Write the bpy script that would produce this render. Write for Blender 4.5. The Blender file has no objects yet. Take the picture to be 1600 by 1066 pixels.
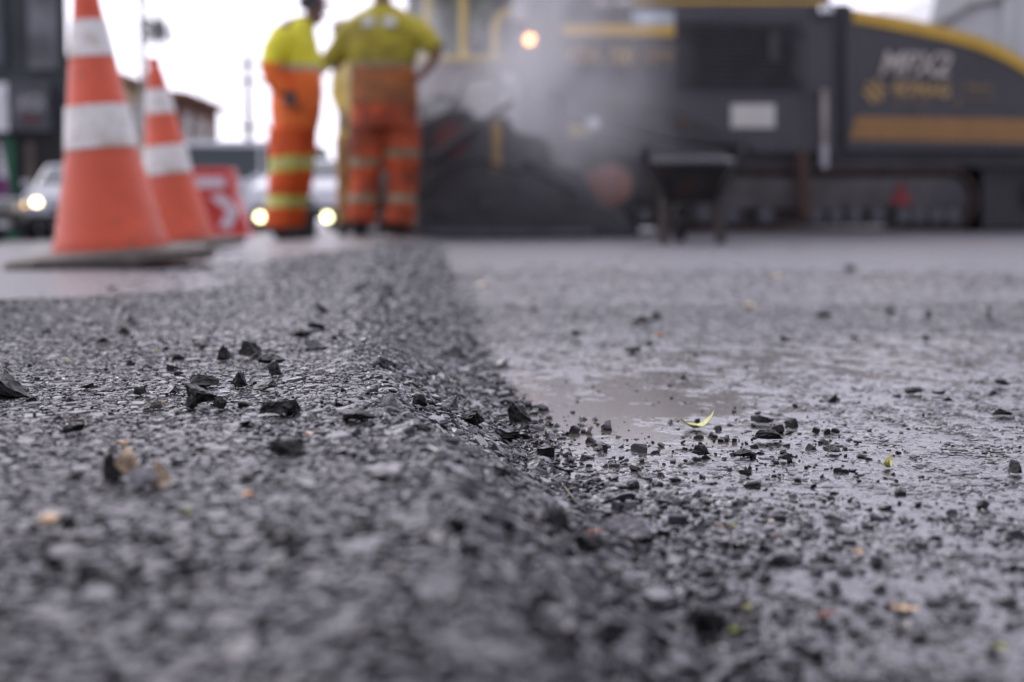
import bpy, bmesh, math, random
import numpy as np
from mathutils import Vector, Matrix, Euler

R = math.radians
scene = bpy.context.scene
col = scene.collection
random.seed(7)
rng = np.random.default_rng(11)

# ------------------------------------------------------------------ camera, sky, sun, exposure
F = 2222.0                      # focal length in photograph pixels (50 mm lens)
PITCH = math.atan(189 / F)
HC = 0.128
cam_d = bpy.data.cameras.new("camera")
cam = bpy.data.objects.new("camera", cam_d)
col.objects.link(cam)
cam.location = (0, 0, HC)
cam.rotation_euler = (R(90) - PITCH, 0, 0)
cam_d.lens = 50
cam_d.sensor_width = 36
cam_d.clip_start = 0.02
cam_d.clip_end = 2000
cam_d.dof.use_dof = True
cam_d.dof.focus_distance = 0.78
cam_d.dof.aperture_fstop = 6.4
cam_d.dof.aperture_blades = 0
scene.camera = cam

SUN_EL, SUN_AZ = R(40), R(-38)   # azimuth measured from +Y towards +X
w = bpy.data.worlds.new("World")
scene.world = w
w.use_nodes = True
nt = w.node_tree
bg = nt.nodes["Background"]
sky = nt.nodes.new("ShaderNodeTexSky")
sky.sky_type = 'NISHITA'
sky.sun_disc = False
sky.sun_elevation = SUN_EL
sky.sun_rotation = SUN_AZ
sky.dust_density = 4.0
cl = nt.nodes.new("ShaderNodeMix"); cl.data_type = 'RGBA'
cl.inputs[0].default_value = 0.86                       # a closed cloud layer over the blue
cl.inputs[7].default_value = (10.0, 10.1, 10.9, 1)
# the cloud glows most round the hidden sun, ahead of the camera, and is duller behind it
wt = nt.nodes.new("ShaderNodeTexCoord"); dp = nt.nodes.new("ShaderNodeVectorMath"); dp.operation = 'DOT_PRODUCT'
dp.inputs[1].default_value = (math.sin(SUN_AZ) * .92, math.cos(SUN_AZ) * .92, .38)
nt.links.new(wt.outputs["Generated"], dp.inputs[0])
gr = nt.nodes.new("ShaderNodeMapRange"); gr.interpolation_type = 'SMOOTHSTEP'
gr.inputs[1].default_value = -.5; gr.inputs[2].default_value = 1.0
nt.links.new(dp.outputs["Value"], gr.inputs[0])
cc = nt.nodes.new("ShaderNodeMix"); cc.data_type = 'RGBA'
cc.inputs[6].default_value = (5.3, 5.15, 6.3, 1); cc.inputs[7].default_value = (15.6, 15.1, 17.8, 1)
nt.links.new(gr.outputs[0], cc.inputs[0]); nt.links.new(cc.outputs[2], cl.inputs[7])
nt.links.new(sky.outputs[0], cl.inputs[6])
nt.links.new(cl.outputs[2], bg.inputs[0])
bg.inputs[1].default_value = 0.10
sun_d = bpy.data.lights.new("sun", 'SUN')
sun_d.energy = 0.5
sun_d.angle = R(20)
sun_d.color = (1.0, 0.96, 0.9)
sun = bpy.data.objects.new("sun", sun_d)
col.objects.link(sun)
sdir = Vector((math.sin(SUN_AZ) * math.cos(SUN_EL), math.cos(SUN_AZ) * math.cos(SUN_EL), math.sin(SUN_EL)))
sun.rotation_euler = sdir.to_track_quat('Z', 'Y').to_euler()
vs = scene.view_settings
vs.view_transform = 'Standard'
vs.look = 'None'
vs.exposure = 0.45
vs.gamma = 1.0
scene.cycles.volume_bounces = 2
scene.cycles.volume_step_rate = 2.0

# ------------------------------------------------------------------ picture <-> place
def ray(px, py):
    u = (px - 800) / F; v = (533 - py) / F
    c, s = math.cos(PITCH), math.sin(PITCH)
    return Vector((u, c + v * s, -s + v * c))
def at(px, py, Y):
    d = ray(px, py)
    return Vector((0, 0, HC)) + d * (Y / d.y)

# ------------------------------------------------------------------ noise in numpy
def _hash(ix, iy, k):
    h = (ix.astype(np.int64) * 374761393 + iy.astype(np.int64) * 668265263 + k * 2246822519) & 0xFFFFFFFF
    h = ((h ^ (h >> 13)) * 1274126177) & 0xFFFFFFFF
    h = ((h ^ (h >> 16)) * 2654435761) & 0xFFFFFFFF
    h = h ^ (h >> 15)
    return (h & 0xFFFFFF).astype(np.float32) / np.float32(16777216.0)
def vnoise(x, y, k=0):
    ix = np.floor(x); iy = np.floor(y)
    fx = (x - ix); fy = (y - iy)
    fx = fx * fx * (3 - 2 * fx); fy = fy * fy * (3 - 2 * fy)
    a = _hash(ix, iy, k); b = _hash(ix + 1, iy, k); c = _hash(ix, iy + 1, k); d = _hash(ix + 1, iy + 1, k)
    return (a + (b - a) * fx) * (1 - fy) + (c + (d - c) * fx) * fy
def fbm(x, y, o=4, k=0):
    s = 0; a = 0.5; t = 0
    for i in range(o):
        s = s + a * vnoise(x * 2 ** i + 17.3 * i, y * 2 ** i - 9.1 * i, k + i); t += a; a *= 0.55
    return s / t
def worley(x, y, cell, k=0):
    X = x / cell; Y = y / cell
    ix = np.floor(X); iy = np.floor(Y)
    f1 = np.full(X.shape, 9.0, np.float32); f2 = f1.copy()
    bx = np.zeros_like(f1); by = np.zeros_like(f1); dx_ = np.zeros_like(f1); dy_ = np.zeros_like(f1)
    for i in (-1, 0, 1):
        for j in (-1, 0, 1):
            cx = ix + i; cy = iy + j
            ddx = X - (cx + _hash(cx, cy, k)); ddy = Y - (cy + _hash(cx, cy, k + 1))
            d = np.sqrt(ddx * ddx + ddy * ddy).astype(np.float32)
            n = d < f1
            f2 = np.where(n, f1, np.minimum(f2, d))
            f1 = np.where(n, d, f1)
            bx = np.where(n, cx, bx); by = np.where(n, cy, by)
            dx_ = np.where(n, ddx, dx_); dy_ = np.where(n, ddy, dy_)
    return f1, f2, dx_, dy_, _hash(bx, by, k + 2), _hash(bx, by, k + 3), _hash(bx, by, k + 4)
def sst(a, b, x):
    t = np.clip((x - a) / (b - a), 0, 1)
    return t * t * (3 - 2 * t)

# ------------------------------------------------------------------ the lie of the land
BY = [0, .4, .5, .62, .82, 1.07, 1.62, 2.68, 4.5, 6.9, 9, 12]
BX = [.075, .063, .053, .036, .006, -.020, -.062, -.108, -.19, -.31, -.40, -.52]
def seam_x(y): return np.interp(y, BY, BX)
def slope_w(y): return np.interp(y, [0, .7, 1.5, 3.5, 7, 10], [.072, .078, .098, .20, .30, .34])
def mat_edge(y): return np.interp(y, [0, 1.0, 1.35, 1.72, 2.4, 3.5, 7, 10], [-9, -3.0, -1.3, -.66, -.38, -.52, -.78, -.95])
def macro(x, y):
    """height without the stones; also the slope coordinate t and the masks (fresh mat, old road)"""
    x = np.asarray(x, dtype=np.float64); y = np.asarray(y, dtype=np.float64)
    w_ = slope_w(y)
    wob = (fbm(y * 7 + 3.1, x * 0 + .5, 3, 40) - .62) * .022 * np.clip(y / .8, .3, 3)
    t = (seam_x(y) + wob - x) / w_
    s = .5 * sst(0, 1.0, t) + .5 * np.clip(t, 0, 1)
    old = .008 - .035 * np.maximum(0, -x - .9) * sst(.9, 1.8, -x)
    old = np.maximum(old, -.48)
    feather = .10 + .10 * np.clip(y, 0, 5)
    m = sst(-feather * .6, feather * .6, x - mat_edge(y))
    end = 1 - sst(10.0, 11.0, y)
    m = m * end
    crest = .003 * np.exp(-((t - 1.15) / .45) ** 2) * (fbm(y * 3, x * 2, 2, 77) * 1.2 + .3)
    hl = old + (.034 + crest - old) * m
    zr = np.interp(y, [0, 4, 7.5, 9.5, 12, 40], [0, 0, -.010, -.004, .035, .04])
    zr = zr * sst(-.6, .6, x + y * .05) + (fbm(x * 1.3 + 5, y * 1.3, 3, 9) - .5) * .012 * sst(.3, 2, y)
    z = zr + (hl - zr) * s
    z = z + (fbm(x * 9, y * 9, 3, 23) - .5) * .006 * (s * m)
    return z, t, s, m
def zat(x, y):
    return float(macro(np.array([x]), np.array([y]))[0][0])
def drop(px, py):
    """point of the ground seen at a pixel of the photograph"""
    d = ray(px, py)
    ts = np.linspace(.15, 14, 6000)
    X = d.x * ts; Y = d.y * ts; Z = HC + d.z * ts
    z = macro(X, Y)[0]
    i = int(np.argmax(Z < z + .0005))
    return Vector((X[i], Y[i], z[i]))

# ------------------------------------------------------------------ materials
MATS = {}
def mat(name, c, rough=.6, metal=0.0, var=.25, scale=6.0, bump=0.0, bscale=40.0, c2=None, emit=None, spec=.5, dirt=0.0, dcol=(.05, .04, .035), dscale=3.0):
    if name in MATS: return MATS[name]
    m = bpy.data.materials.new(name); m.use_nodes = True
    n = m.node_tree.nodes; l = m.node_tree.links
    p = n["Principled BSDF"]
    tc = n.new("ShaderNodeTexCoord")
    nz = n.new("ShaderNodeTexNoise"); nz.inputs["Scale"].default_value = scale; nz.inputs["Detail"].default_value = 6
    l.new(tc.outputs["Object"], nz.inputs["Vector"])
    mx = n.new("ShaderNodeMix"); mx.data_type = 'RGBA'
    a = tuple(max(0, v * (1 - var)) for v in c) if c2 is None else c2
    b = tuple(min(1, v * (1 + var)) for v in c) if c2 is None else c
    mx.inputs[6].default_value = (*a, 1); mx.inputs[7].default_value = (*b, 1)
    rp = n.new("ShaderNodeMapRange"); rp.inputs[1].default_value = .35; rp.inputs[2].default_value = .65
    l.new(nz.outputs[0], rp.inputs[0]); l.new(rp.outputs[0], mx.inputs[0])
    out = mx.outputs[2]
    if dirt > 0:
        nd = n.new("ShaderNodeTexNoise"); nd.inputs["Scale"].default_value = dscale; nd.inputs["Detail"].default_value = 8; nd.inputs["Roughness"].default_value = .65
        l.new(tc.outputs["Object"], nd.inputs["Vector"])
        rd = n.new("ShaderNodeMapRange"); rd.inputs[1].default_value = .62 - dirt * .35; rd.inputs[2].default_value = .78 - dirt * .2
        l.new(nd.outputs[0], rd.inputs[0])
        md = n.new("ShaderNodeMix"); md.data_type = 'RGBA'; md.inputs[7].default_value = (*dcol, 1)
        l.new(rd.outputs[0], md.inputs[0]); l.new(out, md.inputs[6]); out = md.outputs[2]
    l.new(out, p.inputs["Base Color"])
    p.inputs["Roughness"].default_value = rough; p.inputs["Metallic"].default_value = metal
    p.inputs["Specular IOR Level"].default_value = spec
    if bump > 0:
        nb = n.new("ShaderNodeTexNoise"); nb.inputs["Scale"].default_value = bscale; nb.inputs["Detail"].default_value = 5
        l.new(tc.outputs["Object"], nb.inputs["Vector"])
        bp = n.new("ShaderNodeBump"); bp.inputs["Strength"].default_value = bump; bp.inputs["Distance"].default_value = .4 / bscale
        l.new(nb.outputs[0], bp.inputs["Height"]); l.new(bp.outputs[0], p.inputs["Normal"])
    if emit:
        p.inputs["Emission Color"].default_value = (*emit[0], 1); p.inputs["Emission Strength"].default_value = emit[1]
    MATS[name] = m
    return m

# ------------------------------------------------------------------ mesh helpers
class MB:
    """collects shapes; build() links them as one mesh object"""
    def __init__(s): s.v = []; s.f = []; s.sm = []
    def add(s, vs, fs, smooth=False):
        o = len(s.v); s.v += [tuple(v) for v in vs]; s.f += [tuple(i + o for i in f) for f in fs]; s.sm += [smooth] * len(fs); return s
    def box(s, c, d, rot=None):
        x, y, z = (k / 2 for k in d)
        vs = [Vector((sx * x, sy * y, sz * z)) for sz in (-1, 1) for sy in (-1, 1) for sx in (-1, 1)]
        if rot: M = Euler(rot).to_matrix(); vs = [M @ v for v in vs]
        return s.add([v + Vector(c) for v in vs], [(0, 2, 3, 1), (4, 5, 7, 6), (0, 1, 5, 4), (2, 6, 7, 3), (0, 4, 6, 2), (1, 3, 7, 5)])
    def bbox(s, a, b): return s.box([(p + q) / 2 for p, q in zip(a, b)], [abs(q - p) for p, q in zip(a, b)])
    def prism(s, poly, y0, y1):
        """polygon in xz pushed from y0 to y1"""
        n = len(poly)
        vs = [(p[0], y0, p[1]) for p in poly] + [(p[0], y1, p[1]) for p in poly]
        fs = [tuple(range(n)), tuple(range(2 * n - 1, n - 1, -1))] + [(i, i + n, (i + 1) % n + n, (i + 1) % n) for i in range(n)]
        return s.add(vs, fs)
    def tube(s, pts, r, n=10, caps=True):
        pts = [Vector(p) for p in pts]
        rr = r if isinstance(r, (list, tuple)) else [r] * len(pts)
        rings = []; up = None
        for i, p in enumerate(pts):
            d = (pts[min(i + 1, len(pts) - 1)] - pts[max(i - 1, 0)]).normalized()
            if up is None: up = Vector((0, 0, 1)) if abs(d.z) < .9 else Vector((1, 0, 0))
            a = d.cross(up).normalized(); b = a.cross(d).normalized(); up = b
            rings.append([p + (a * math.cos(2 * math.pi * k / n) + b * math.sin(2 * math.pi * k / n)) * rr[i] for k in range(n)])
        vs = [v for q in rings for v in q]; fs = []
        for i in range(len(pts) - 1):
            for k in range(n):
                fs.append((i * n + k, i * n + (k + 1) % n, (i + 1) * n + (k + 1) % n, (i + 1) * n + k))
        if caps: fs += [tuple(range(n - 1, -1, -1)), tuple(range((len(pts) - 1) * n, len(pts) * n))]
        return s.add(vs, fs, True)
    def lathe(s, prof, c=(0, 0, 0), axis='z', n=32, smooth=True):
        vs = []
        for r, h in prof:
            for k in range(n):
                a = 2 * math.pi * k / n; x, y = r * math.cos(a), r * math.sin(a)
                p = {'z': (x, y, h), 'y': (x, h, y), 'x': (h, x, y)}[axis]
                vs.append((p[0] + c[0], p[1] + c[1], p[2] + c[2]))
        fs = [(i * n + k, i * n + (k + 1) % n, (i + 1) * n + (k + 1) % n, (i + 1) * n + k) for i in range(len(prof) - 1) for k in range(n)]
        fs += [tuple(range(n - 1, -1, -1)), tuple(range((len(prof) - 1) * n, len(prof) * n))]
        return s.add(vs, fs, smooth)
    def build(s, name, m, parent=None, bevel=0.0, loc=None):
        me = bpy.data.meshes.new(name); me.from_pydata(s.v, [], s.f)
        me.polygons.foreach_set("use_smooth", s.sm)
        bm = bmesh.new(); bm.from_mesh(me); bmesh.ops.recalc_face_normals(bm, faces=bm.faces)
        for e in bm.edges:
            if len(e.link_faces) == 2 and e.calc_face_angle(0) > R(38): e.smooth = False
        bm.to_mesh(me); bm.free()
        me.materials.append(m)
        o = bpy.data.objects.new(name, me); col.objects.link(o)
        if parent: o.parent = parent
        if loc: o.location = loc
        if bevel:
            b = o.modifiers.new("bevel", 'BEVEL'); b.width = bevel; b.segments = 2; b.limit_method = 'ANGLE'; b.angle_limit = R(40)
        return o
def tag(o, label=None, cat=None, group=None, kind=None):
    if label: o["label"] = label
    if cat: o["category"] = cat
    if group: o["group"] = group
    if kind: o["kind"] = kind
    return o
def thing(name, label, cat, loc=(0, 0, 0), rot=(0, 0, 0), group=None, scale=None):
    o = bpy.data.objects.new(name, None); col.objects.link(o)
    o.location = loc; o.rotation_euler = rot; o.empty_display_size = .1
    if scale: o.scale = scale
    return tag(o, label, cat, group)
def bake(o, name, parent=None, m=None):
    """turn a modified / font object into a plain mesh object"""
    bpy.context.view_layer.update()
    dg = bpy.context.evaluated_depsgraph_get()
    me = bpy.data.meshes.new_from_object(o.evaluated_get(dg))
    me.name = name
    n = bpy.data.objects.new(name, me); col.objects.link(n)
    if m: me.materials.clear(); me.materials.append(m)
    bpy.data.objects.remove(o)
    if parent: n.parent = parent
    return n
def text(name, s, size, m, parent, loc, rot=(R(90), 0, 0), depth=.001, shear=0.0, sx=1.0, align='CENTER', bold=0.0):
    cu = bpy.data.curves.new(name, 'FONT'); cu.body = s; cu.size = size; cu.extrude = depth; cu.shear = shear
    cu.align_x = align; cu.align_y = 'CENTER'; cu.offset = bold
    cu.offset = bold * size
    o = bpy.data.objects.new(name, cu); col.objects.link(o)
    n = bake(o, name, parent, m)
    n.location = loc; n.rotation_euler = rot; n.scale = (sx, 1, 1)
    return n
# ------------------------------------------------------------------ the road: one sheet from the lens to the horizon
def ground_material():
    m = bpy.data.materials.new("wet_asphalt"); m.use_nodes = True
    n = m.node_tree.nodes; l = m.node_tree.links; p = n["Principled BSDF"]
    tc = n.new("ShaderNodeTexCoord")
    def attr(a):
        q = n.new("ShaderNodeAttribute"); q.attribute_name = a; return q.outputs["Fac"]
    def mix(fac, a, b):
        q = n.new("ShaderNodeMix"); q.data_type = 'RGBA'
        for s, v in ((0, fac), (6, a), (7, b)):
            if isinstance(v, tuple): q.inputs[s].default_value = (*v, 1)
            elif isinstance(v, float): q.inputs[s].default_value = v
            else: l.new(v, q.inputs[s])
        return q.outputs[2]
    def mr(v, a, b, c, d):
        q = n.new("ShaderNodeMapRange"); l.new(v, q.inputs[0])
        for i, k in enumerate((a, b, c, d)): q.inputs[i + 1].default_value = k
        return q.outputs[0]
    def noise(s, d=5, r=.6):
        q = n.new("ShaderNodeTexNoise"); q.inputs["Scale"].default_value = s; q.inputs["Detail"].default_value = d; q.inputs["Roughness"].default_value = r
        l.new(tc.outputs["Object"], q.inputs["Vector"]); return q.outputs[0]
    tone = attr("tone"); wet = attr("wet"); old = attr("old")
    c = mix(tone, (.008, .0078, .0095), (.026, .025, .031))
    c = mix(mr(noise(420, 4), .48, .75, 0, 1), c, (.045, .043, .050))
    c = mix(mr(noise(2.2, 6), .55, .75, 0, .5), c, (.060, .052, .044))
    c = mix(old, c, mix(noise(30, 8), (.055, .053, .062), (.095, .092, .105)))
    c = mix(wet, c, (.095, .080, .060))
    l.new(c, p.inputs["Base Color"])
    r1 = mr(noise(90, 4), .3, .7, .20, .38)
    mm = n.new("ShaderNodeMix"); mm.data_type = 'FLOAT'; l.new(wet, mm.inputs[0]); l.new(r1, mm.inputs[2]); mm.inputs[3].default_value = .13
    mo = n.new("ShaderNodeMix"); mo.data_type = 'FLOAT'; l.new(old, mo.inputs[0]); l.new(mm.outputs[0], mo.inputs[2]); mo.inputs[3].default_value = .62
    l.new(mo.outputs[0], p.inputs["Roughness"])
    p.inputs["IOR"].default_value = 1.75
    p.inputs["Coat Weight"].default_value = .35; p.inputs["Coat Roughness"].default_value = .22; p.inputs["Coat IOR"].default_value = 1.4
    # fine grit as bump, calmer where water stands; flakes a couple of millimetres wide; broad unevenness
    b0 = n.new("ShaderNodeBump"); b0.inputs["Distance"].default_value = .0016; b0.inputs["Strength"].default_value = .30
    l.new(noise(45, 2, .5), b0.inputs["Height"])
    b1 = n.new("ShaderNodeBump"); b1.inputs["Distance"].default_value = .00014
    l.new(noise(1100, 6, .75), b1.inputs["Height"])
    l.new(mr(wet, 0, 1, .6, .10), b1.inputs["Strength"])
    b2 = n.new("ShaderNodeBump"); b2.inputs["Distance"].default_value = .0005
    vo = n.new("ShaderNodeTexVoronoi"); vo.inputs["Scale"].default_value = 330; vo.feature = 'F1'; l.new(tc.outputs["Object"], vo.inputs["Vector"])
    vc = n.new("ShaderNodeSeparateColor"); l.new(vo.outputs["Color"], vc.inputs[0])
    l.new(vc.outputs[0], b2.inputs["Height"]); l.new(mr(wet, 0, 1, .45, .04), b2.inputs["Strength"])
    l.new(mr(wet, 0, 1, .30, .04), b0.inputs["Strength"])
    l.new(b0.outputs[0], b1.inputs["Normal"]); l.new(b1.outputs[0], b2.inputs["Normal"]); l.new(b2.outputs[0], p.inputs["Normal"])
    return m
M_ROAD = ground_material()

def relief(x, y):
    """stones and water film on top of the macro shape"""
    x = x.astype(np.float32); y = y.astype(np.float32)
    z, t, s, m = macro(x, y)
    t = t.astype(np.float32)
    slope = sst(-.45, .15, t) * (1 - sst(1.25, 2.2, t))
    # a spill of crumbs in the near field to the right of the seam
    spill = sst(-1.6, -.1, t) * (1 - sst(.6, .9, y)) * (fbm(x * 25, y * 25, 3, 5) * 1.4)
    spill = np.clip(spill, 0, 1)
    left = s * m
    near = 1 - sst(5, 9, y)
    wx = x + (vnoise(x * 300, y * 300, 3) - .5) * .002; wy = y + (vnoise(x * 300, y * 300, 4) - .5) * .002
    tone = np.zeros_like(x); dz = np.zeros_like(x)
    fade = .45 + .55 * np.exp(-np.maximum(0, t - 1) * slope_w(y) / .28)      # the mat is tighter away from the seam
    for cell, k, aS, aL, aR, aP, sunk in ((.018, 1, .0040, .0004, .0001, .0006, .45), (.0090, 11, .0025, .0006, .0003, .0006, .45), (.0048, 21, .0014, .0006, .0003, .0005, .5)):
        f1, f2, dx, dy, h, ta, tb = worley(wx, wy, cell, k)
        A = aR + (aL * fade - aR) * left + (aS - aL) * slope * np.clip(s + .25, 0, 1) + aP * spill
        A = A * near
        rough = np.clip(slope + .4 * spill, 0, 1)
        top = -np.maximum(0, sunk - h) / sunk + rough * (h - .5) * .8
        g = sst(.0, .14 + .08 * rough, f2 - f1)
        dz += A * (top * .75 + ((ta - .5) * dx + (tb - .5) * dy) * (.30 + .8 * rough) + (g - 1) * .6)
        tone += (h * .5 + .5 * ta) / 3
    dz += (fbm(x * 420, y * 420, 2, 31) - .5) * .00012 * near
    dz += (fbm(x * 22, y * 22, 2, 33) - .5) * (.0006 + .0006 * left + .003 * slope) * near
    # water film on the lower lane
    low = 1 - sst(-.25, .1, t)
    pud = np.exp(-(((x - .07) / .13) ** 2 + ((y - .95) / .22) ** 2)) + .55 * np.exp(-(((x - .35) / .5) ** 2 + ((y - 1.35) / .28) ** 2))
    pud += .35 * np.exp(-(((x - .8) / 1.2) ** 2 + ((y - 3.2) / .5) ** 2))
    dz += (fbm(x * 75, y * 55, 4, 64) - .5) * .0015 * low * near
    lvl = -.00070 + .0010 * np.clip(pud, 0, 1.1) + (fbm(x * 4 + 9, y * 4, 2, 61) - .5) * .0006
    wetm = low * near * (1 - spill)
    d2 = dz - lvl
    wet = np.where(wetm > .4, sst(.00012, -.00015, d2), 0) if False else np.where((wetm > .4) & (d2 < 0), 1.0, 0.0)
    dz = np.where((wetm > .4) & (d2 < 0), lvl, dz)
    old = (s * (1 - m)) * (y < 400) + sst(10, 11.5, y) * .6 * (x < 0)
    old = np.maximum(old, .8 * sst(1.6, 5.5, y) * (1 - left))
    far_ = np.clip((t - 1) * slope_w(y) / (.22 + .15 * y) - .25, 0, 1) * sst(.8, 1.45, y)
    dz = dz - .0018 * np.clip(left + slope, 0, 1) * near * (1 - .75 * far_)
    return z + dz, np.clip(tone, 0, 1), wet, np.clip(old, 0, 1)

def build_ground():
    ys = [.10]
    while ys[-1] < 900:
        y = ys[-1]
        q = .0022 if y < .35 else (.0011 if y < 1.5 else (.0020 if y < 3 else (.004 if y < 6 else .02)))
        ys.append(y * (1 + q) + .00002)
    ys = np.array(ys)
    inner = np.arange(-.56, .56, .00085)
    g = []; a = .56; st = .00085
    while a < 60: st *= 1.06; a += st; g.append(a)
    cols = np.concatenate([-np.array(g[::-1]), inner, np.array(g)])
    off = .12
    Yg, T = np.meshgrid(ys, cols, indexing='ij')
    Xg = T * (Yg + off * (1 - sst(1, 8, Yg)) * 0 )
    shp = Xg.shape
    Xf = Xg.ravel(); Yf = Yg.ravel()
    Z = np.empty_like(Xf); tone = np.empty_like(Xf); wet = np.empty_like(Xf); old = np.empty_like(Xf)
    for i in range(0, len(Xf), 400000):
        sl = slice(i, i + 400000)
        Z[sl], tone[sl], wet[sl], old[sl] = relief(Xf[sl], Yf[sl])
    nr, nc = shp
    idx = np.arange(nr * nc, dtype=np.int32).reshape(nr, nc)
    q = np.stack([idx[:-1, :-1], idx[:-1, 1:], idx[1:, 1:], idx[1:, :-1]], -1).reshape(-1, 4)
    me = bpy.data.meshes.new("road")
    me.vertices.add(nr * nc); me.vertices.foreach_set("co", np.stack([Xf, Yf, Z], 1).astype(np.float32).ravel())
    me.loops.add(q.size); me.loops.foreach_set("vertex_index", q.ravel())
    me.polygons.add(len(q)); me.polygons.foreach_set("loop_start", np.arange(0, q.size, 4, dtype=np.int32))
    me.polygons.foreach_set("use_smooth", np.ones(len(q), bool))
    me.update(calc_edges=True)
    for nme, a in (("tone", tone), ("wet", wet), ("old", old)):
        me.attributes.new(nme, 'FLOAT', 'POINT').data.foreach_set("value", a.astype(np.float32))
    me.materials.append(M_ROAD)
    o = bpy.data.objects.new("road", me); col.objects.link(o)
    print("ground verts", nr * nc)
    return tag(o, kind='structure')
build_ground()

# ------------------------------------------------------------------ stones
def stone_mat(name, dark, light, rough, speck=.5, film=(.0, .0, .0)):
    m = bpy.data.materials.new(name); m.use_nodes = True
    n = m.node_tree.nodes; l = m.node_tree.links; p = n["Principled BSDF"]
    tc = n.new("ShaderNodeTexCoord"); geo = n.new("ShaderNodeNewGeometry")
    a = n.new("ShaderNodeTexNoise"); a.inputs["Scale"].default_value = 320; a.inputs["Detail"].default_value = 6; a.inputs["Roughness"].default_value = .7
    l.new(geo.outputs["Position"], a.inputs["Vector"])
    r = n.new("ShaderNodeMapRange"); r.inputs[1].default_value = .42; r.inputs[2].default_value = .72
    l.new(a.outputs[0], r.inputs[0])
    mx = n.new("ShaderNodeMix"); mx.data_type = 'RGBA'; mx.inputs[6].default_value = (*dark, 1); mx.inputs[7].default_value = (*light, 1)
    l.new(r.outputs[0], mx.inputs[0])
    at_ = n.new("ShaderNodeAttribute"); at_.attribute_name = "shade"
    hs = n.new("ShaderNodeMix"); hs.data_type = 'RGBA'; hs.blend_type = 'MULTIPLY'; hs.inputs[0].default_value = 1
    cr = n.new("ShaderNodeMapRange"); cr.inputs[3].default_value = .6; cr.inputs[4].default_value = 1.9
    l.new(at_.outputs["Fac"], cr.inputs[0])
    cb = n.new("ShaderNodeCombineColor")
    for i in range(3): l.new(cr.outputs[0], cb.inputs[i])
    l.new(mx.outputs[2], hs.inputs[6]); l.new(cb.outputs[0], hs.inputs[7])
    l.new(hs.outputs[2], p.inputs["Base Color"])
    ro = n.new("ShaderNodeMapRange"); ro.inputs[3].default_value = rough * .45; ro.inputs[4].default_value = rough * 1.25
    fr = n.new("ShaderNodeMath"); fr.operation = 'MULTIPLY'; fr.inputs[1].default_value = 7.0; fc = n.new("ShaderNodeMath"); fc.operation = 'FRACT'
    l.new(at_.outputs["Fac"], fr.inputs[0]); l.new(fr.outputs[0], fc.inputs[0]); l.new(fc.outputs[0], ro.inputs[0]); l.new(ro.outputs[0], p.inputs["Roughness"])
    p.inputs["IOR"].default_value = 1.62 if rough < .4 else 1.45
    p.inputs["Specular IOR Level"].default_value = .5 if rough < .4 else .3
    b = n.new("ShaderNodeTexNoise"); b.inputs["Scale"].default_value = 900; b.inputs["Detail"].default_value = 5; b.inputs["Roughness"].default_value = .7
    l.new(geo.outputs["Position"], b.inputs["Vector"])
    bp = n.new("ShaderNodeBump"); bp.inputs["Strength"].default_value = speck; bp.inputs["Distance"].default_value = .00009
    l.new(b.outputs[0], bp.inputs["Height"]); l.new(bp.outputs[0], p.inputs["Normal"])
    return m
M_GRAV = stone_mat("bitumen_gravel", (.009, .009, .010), (.034, .033, .037), .34, .8)
M_CHUNK = stone_mat("bitumen_chunk", (.005, .005, .005), (.024, .023, .022), .5, 1.0)
M_GREY = stone_mat("grey_stone", (.10, .097, .10), (.30, .29, .30), .4, .7)
M_TAN = stone_mat("tan_stone", (.16, .11, .07), (.62, .48, .32), .6, .7)

def hull(nrm, flat=.55, long=1.0, seed=None, detail=0, jag=.06):
    rr = random.Random(seed)
    bm = bmesh.new()
    for i in range(nrm):
        v = Vector((rr.gauss(0, 1), rr.gauss(0, 1), rr.gauss(0, 1))).normalized()
        q = rr.uniform(.78, 1.05)
        bm.verts.new((v.x * q * long, v.y * q, v.z * q * flat))
    r = bmesh.ops.convex_hull(bm, input=bm.verts)
    bmesh.ops.delete(bm, geom=[g for g in r["geom_interior"] if isinstance(g, bmesh.types.BMVert)], context='VERTS')
    for v in list(bm.verts):
        if not v.link_faces: bm.verts.remove(v)
    for k in range(detail):
        bmesh.ops.subdivide_edges(bm, edges=bm.edges[:], cuts=1, use_grid_fill=True)
        bmesh.ops.triangulate(bm, faces=bm.faces[:])
        a = jag / (1.5 ** k)
        bm.normal_update()
        for v in bm.verts: v.co += v.normal * rr.uniform(-a, a * .6) 
    bmesh.ops.triangulate(bm, faces=bm.faces[:])
    vs = np.array([v.co[:] for v in bm.verts]); bm.verts.index_update()
    fs = np.array([[v.index for v in f.verts] for f in bm.faces])
    bm.free()
    return vs, fs

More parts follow.
